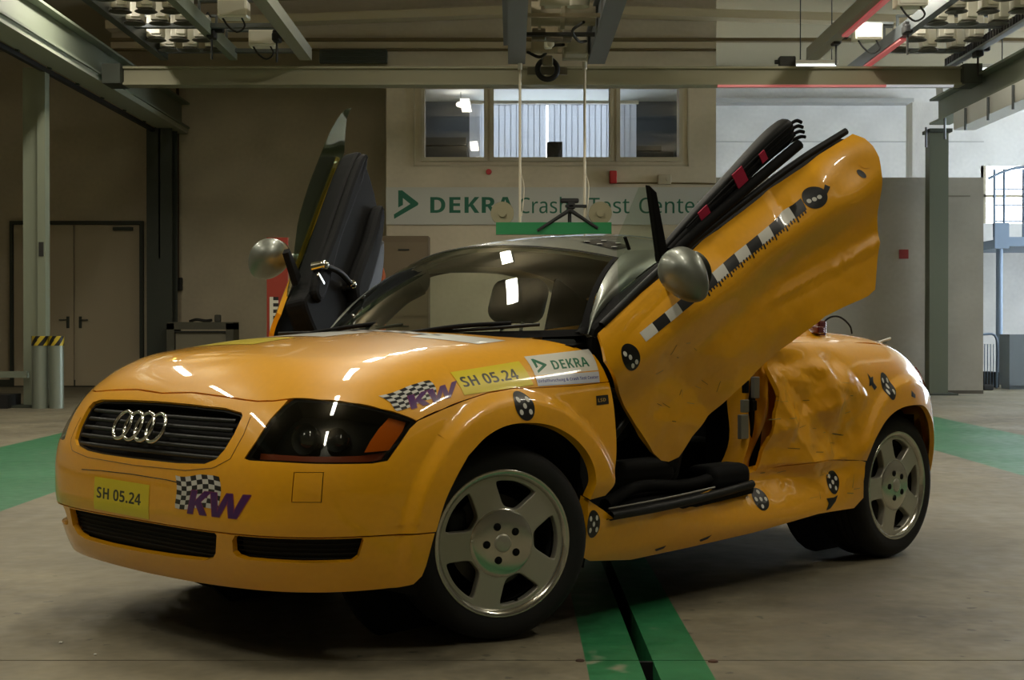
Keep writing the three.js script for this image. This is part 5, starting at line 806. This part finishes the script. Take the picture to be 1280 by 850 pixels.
// ---- wheels ----
{
  const R = .317, rim = .228, wheel = group('wheel', null);
  const P = (l) => l.map(([r, z]) => new THREE.Vector2(r, z));
  const lathe = (l, n = 64) => new THREE.LatheGeometry(P(l), n).rotateX(Math.PI / 2); // profile (radius, along axis): axis to z
  const tire = [[.222, -.005], [.232, .004], [.245, .008], [.268, .011], [.288, .006], [.302, -.006], [.311, -.024], [.3145, -.045]];
  for (const z of [.062, .098, .134, .17]) tire.push([.3155, -z + .008], [.3155, -z + .004], [.309, -z + .003], [.309, -z - .003], [.3155, -z - .004]);
  tire.push([.3145, -.185], [.309, -.206], [.295, -.222], [.26, -.228], [.225, -.215], [.222, -.20]);
  part("tire", lathe(tire), C.tire, wheel);
  // face: disc with five windows
  const sh = new THREE.Shape(); sh.absarc(0, 0, .214, 0, Math.PI * 2);
  for (let k = 0; k < 5; k++) { const a = (2 + 72 * k) * rad, h = new THREE.Path(), pt = (r, t) => [Math.cos(a + t) * r, Math.sin(a + t) * r];
    const loop = [[.113, -.18], [.110, 0], [.113, .18], [.125, .28], [.16, .36], [.190, .395], [.201, .375], [.204, .22], [.205, 0], [.204, -.22], [.201, -.375], [.190, -.395], [.16, -.36], [.125, -.28]].map(([r, t]) => pt(r, t));
    const c = new THREE.CatmullRomCurve3(loop.map((p) => new V3(p[0], p[1], 0)), true, 'centripetal').getPoints(40).slice(0, -1); h.setFromPoints(c.map((p) => new THREE.Vector2(p.x, p.y))); sh.holes.push(h); }
  const face = new THREE.ExtrudeGeometry(sh, { depth: .022, bevelEnabled: true, bevelThickness: .006, bevelSize: .005, bevelSegments: 3, curveSegments: 64 });
  face.translate(0, 0, -.036);
  const rm = group('rim', wheel);
  part('spoke_face', face, C.alloy, rm);
  part('lip', lathe([[.206, -.03], [.213, -.008], [.222, .004], [.2335, .0085], [.2375, .004], [.236, -.012], [.225, -.02], [.212, -.05], [.20, -.20], [.205, -.21]]), C.alloyPolish, rm);
  part('centre_disc', lathe([[0, .001], [.05, .001], [.075, -.0005], [.098, -.003], [.108, -.006], [.113, -.012]], 48), C.alloyPolish, rm);
  part('centre_cap', lathe([[0, .007], [.022, .006], [.029, .002], [.031, -.002]], 32), C.alloy, rm);
  for (let k = 0; k < 5; k++) { const a = (38 + 72 * k) * rad, x = Math.cos(a) * .056, y = Math.sin(a) * .056; part('bolt', merge([cyl(.0125, .0125, [x, y, -.008], [x, y, .0025], 18), cyl(.008, .006, [x, y, .0025], [x, y, .005], 6)]), C.plastic, rm); }
  part('valve', cyl(.004, .003, [.06, -.193, -.04], [.055, -.185, -.01], 8), C.plastic, wheel);
  part('brake_disc', merge([lathe([[.06, -.075], [.15, -.075], [.15, -.1], [.06, -.1]], 40), cyl(.07, .07, [0, 0, -.12], [0, 0, -.07], 24)]), C.brake, wheel);
  part('brake_caliper', merge([rbox(.07, .16, .09, .02, -.135, .03, -.09)]), C.trim, wheel);
  part('inner_barrel', merge([lathe([[.198, -.20], [.198, -.05]], 40), cyl(.2, .2, [0, 0, -.205], [0, 0, -.20], 40)]), C.grime, wheel);
  for (const g of wheel.children) if (g.geometry && ['tire', 'inner_barrel'].includes(g.name)) g.material.side = THREE.DoubleSide;
  const steer = -.358;
  [[0, .787, 0, steer], [AX, .782, 0, 0], [0, -.787, Math.PI, steer], [AX, -.782, Math.PI, 0]].forEach(([x, z, t, s], i) => { const w = i ? wheel.clone() : wheel; car.add(w); w.position.set(x, WY, -z); w.rotation.set(0, Math.PI + t + s, 0); });
}
// ---- stickers on the body ----
{
  const a = (l) => l.map(([t, y]) => [t * US, y]);
  cpart('number_sticker', patch(noseS, a([[-.236, .520], [.108, .517], [.099, .409], [-.246, .413]])), SM.plate);
  cpart('logo_sticker', patch(noseS, a([[.245, .568], [.560, .568], [.566, .446], [.252, .446]])), SM.kw);
  cpart('logo_sticker', patch(S0, [[.492, .806], [.192, .868], [.215, .800], [.452, .752]]), SM.kw);
  cpart('number_sticker', patch(S0, [[.205, .866], [-.113, .895], [-.113, .820], [.20, .797]]), SM.sh);
  cpart('sponsor_sticker', patch(S0, [[-.155, .909], [-.492, .930], [-.430, .820], [-.130, .815]]), SM.dekra);
  cpart('badge', patch(S0, [[-.390, .776], [-.452, .778], [-.446, .748], [-.383, .745]], 6, 4), SM.badge);
  target(S0, [-.022, .757], .043, .046, 0, car); target(SS, [-.350, .352], .032, .046, 0, car); target(SS, [-1.372, .345], .05, .036, -.5, car); target(SS, [-1.846, .377], .036, .048, .3, car); target(QS, [-2.236, .757], .036, .058, 0, car);
  const scrap = (S, l) => cpart('torn_patch', skin(region(l, [], .012), S, { thick: 0, off: .0014 }), SM.black);
  scrap(QS, [[-2.115, .815], [-2.13, .795], [-2.15, .80], [-2.14, .775], [-2.16, .755], [-2.135, .742], [-2.12, .765], [-2.10, .76], [-2.115, .785]]);
  scrap(SS, [[-1.78, .318], [-1.83, .318], [-1.86, .325], [-1.84, .302], [-1.80, .276], [-1.77, .27], [-1.79, .298]]); scrap(QS, [[-2.40, .735], [-2.43, .715], [-2.425, .70], [-2.39, .71]]);
  scrap(SS, [[-.70, .228], [-.76, .236], [-.75, .226], [-.71, .220]]); scrap(SS, [[-.95, .236], [-1.02, .248], [-1.0, .234], [-.96, .228]]);
  const scr = [std(0x8f7f42, .7), std(0x5a4a22, .7), std(0xa8904a, .6)];
  for (let k = 0; k < 26; k++) { const onSill = k % 3 === 0, S = onSill ? SS : QS, x = -1.45 - rnd() * .52, y = onSill ? .32 + rnd() * .12 : .49 + rnd() * .30, l = .012 + rnd() * .05, a = -.15 + rnd() * .4 + (k % 7 === 0 ? 1.3 : 0), w = .001 + rnd() * .0025; if (Math.hypot(x - AX, y - WY) < .42) continue; cpart('scrape', patch(S, [[x, y], [x - l * Math.cos(a), y + l * Math.sin(a)], [x - l * Math.cos(a) * .9, y + l * Math.sin(a) - w], [x + .004, y - w]], 4, 1, .001), scr[k % 3]); }
  // hood stickers near the windscreen, seen at a low angle
  const yel = phys(0xd9c21a, .4, 0, { clearcoat: .6 }), whi = phys(0xcfcec4, .4, 0, { clearcoat: .6 });
  cpart('hood_sticker', patch(topS, [[.24, -.34], [.24, .02], [.42, .02], [.42, -.34]], 10, 8), yel); cpart('hood_sticker', patch(topS, [[-.02, -.36], [-.02, .12], [.20, .12], [.20, -.36]], 10, 8), whi);
  const chk = canvasTex(512, 64, (c, w, h) => { for (let i = 0; i < 16; i++) for (let j = 0; j < 2; j++) { c.fillStyle = (i + j) % 2 ? '#17171a' : '#c6c5bb'; c.fillRect(i * 32, j * 32, 32, 32); } });
  cpart('hood_sticker', patch(topS, [[-.10, -.32], [-.10, .40], [-.05, .40], [-.05, -.32]], 20, 3, .0016), st(chk)); cpart('hood_sticker', patch(topS, [[-.13, .34], [-.20, .60], [-.05, .62], [.02, .36]], 14, 6), whi);
  // chequer marks on roof and pillar
  const dots = (n, f) => { for (let k = 0; k < n; k++) { const p = f(k); cpart('roof_mark', new THREE.SphereGeometry(.011, 10, 6).scale(1.2, .22, 1).translate(...p), C.white); } };
  const RP = (x, t) => { const p = roofP(x, t); return [p[0], p[1] + .001, p[2]]; };
  cpart('roof_mark', grid(10, 6, (u, v) => { const p = RP(-.86 - v * .10, .58 + u * .30); return [p[0], p[1] + .001, p[2]]; }), SM.black); dots(5, (k) => { const p = RP(-.875 - (k % 2) * .06 - (k > 2 ? .01 : 0), .62 + k * .055); return [p[0], p[1] + .003, p[2]]; });
}
renderer.render(scene, camera);
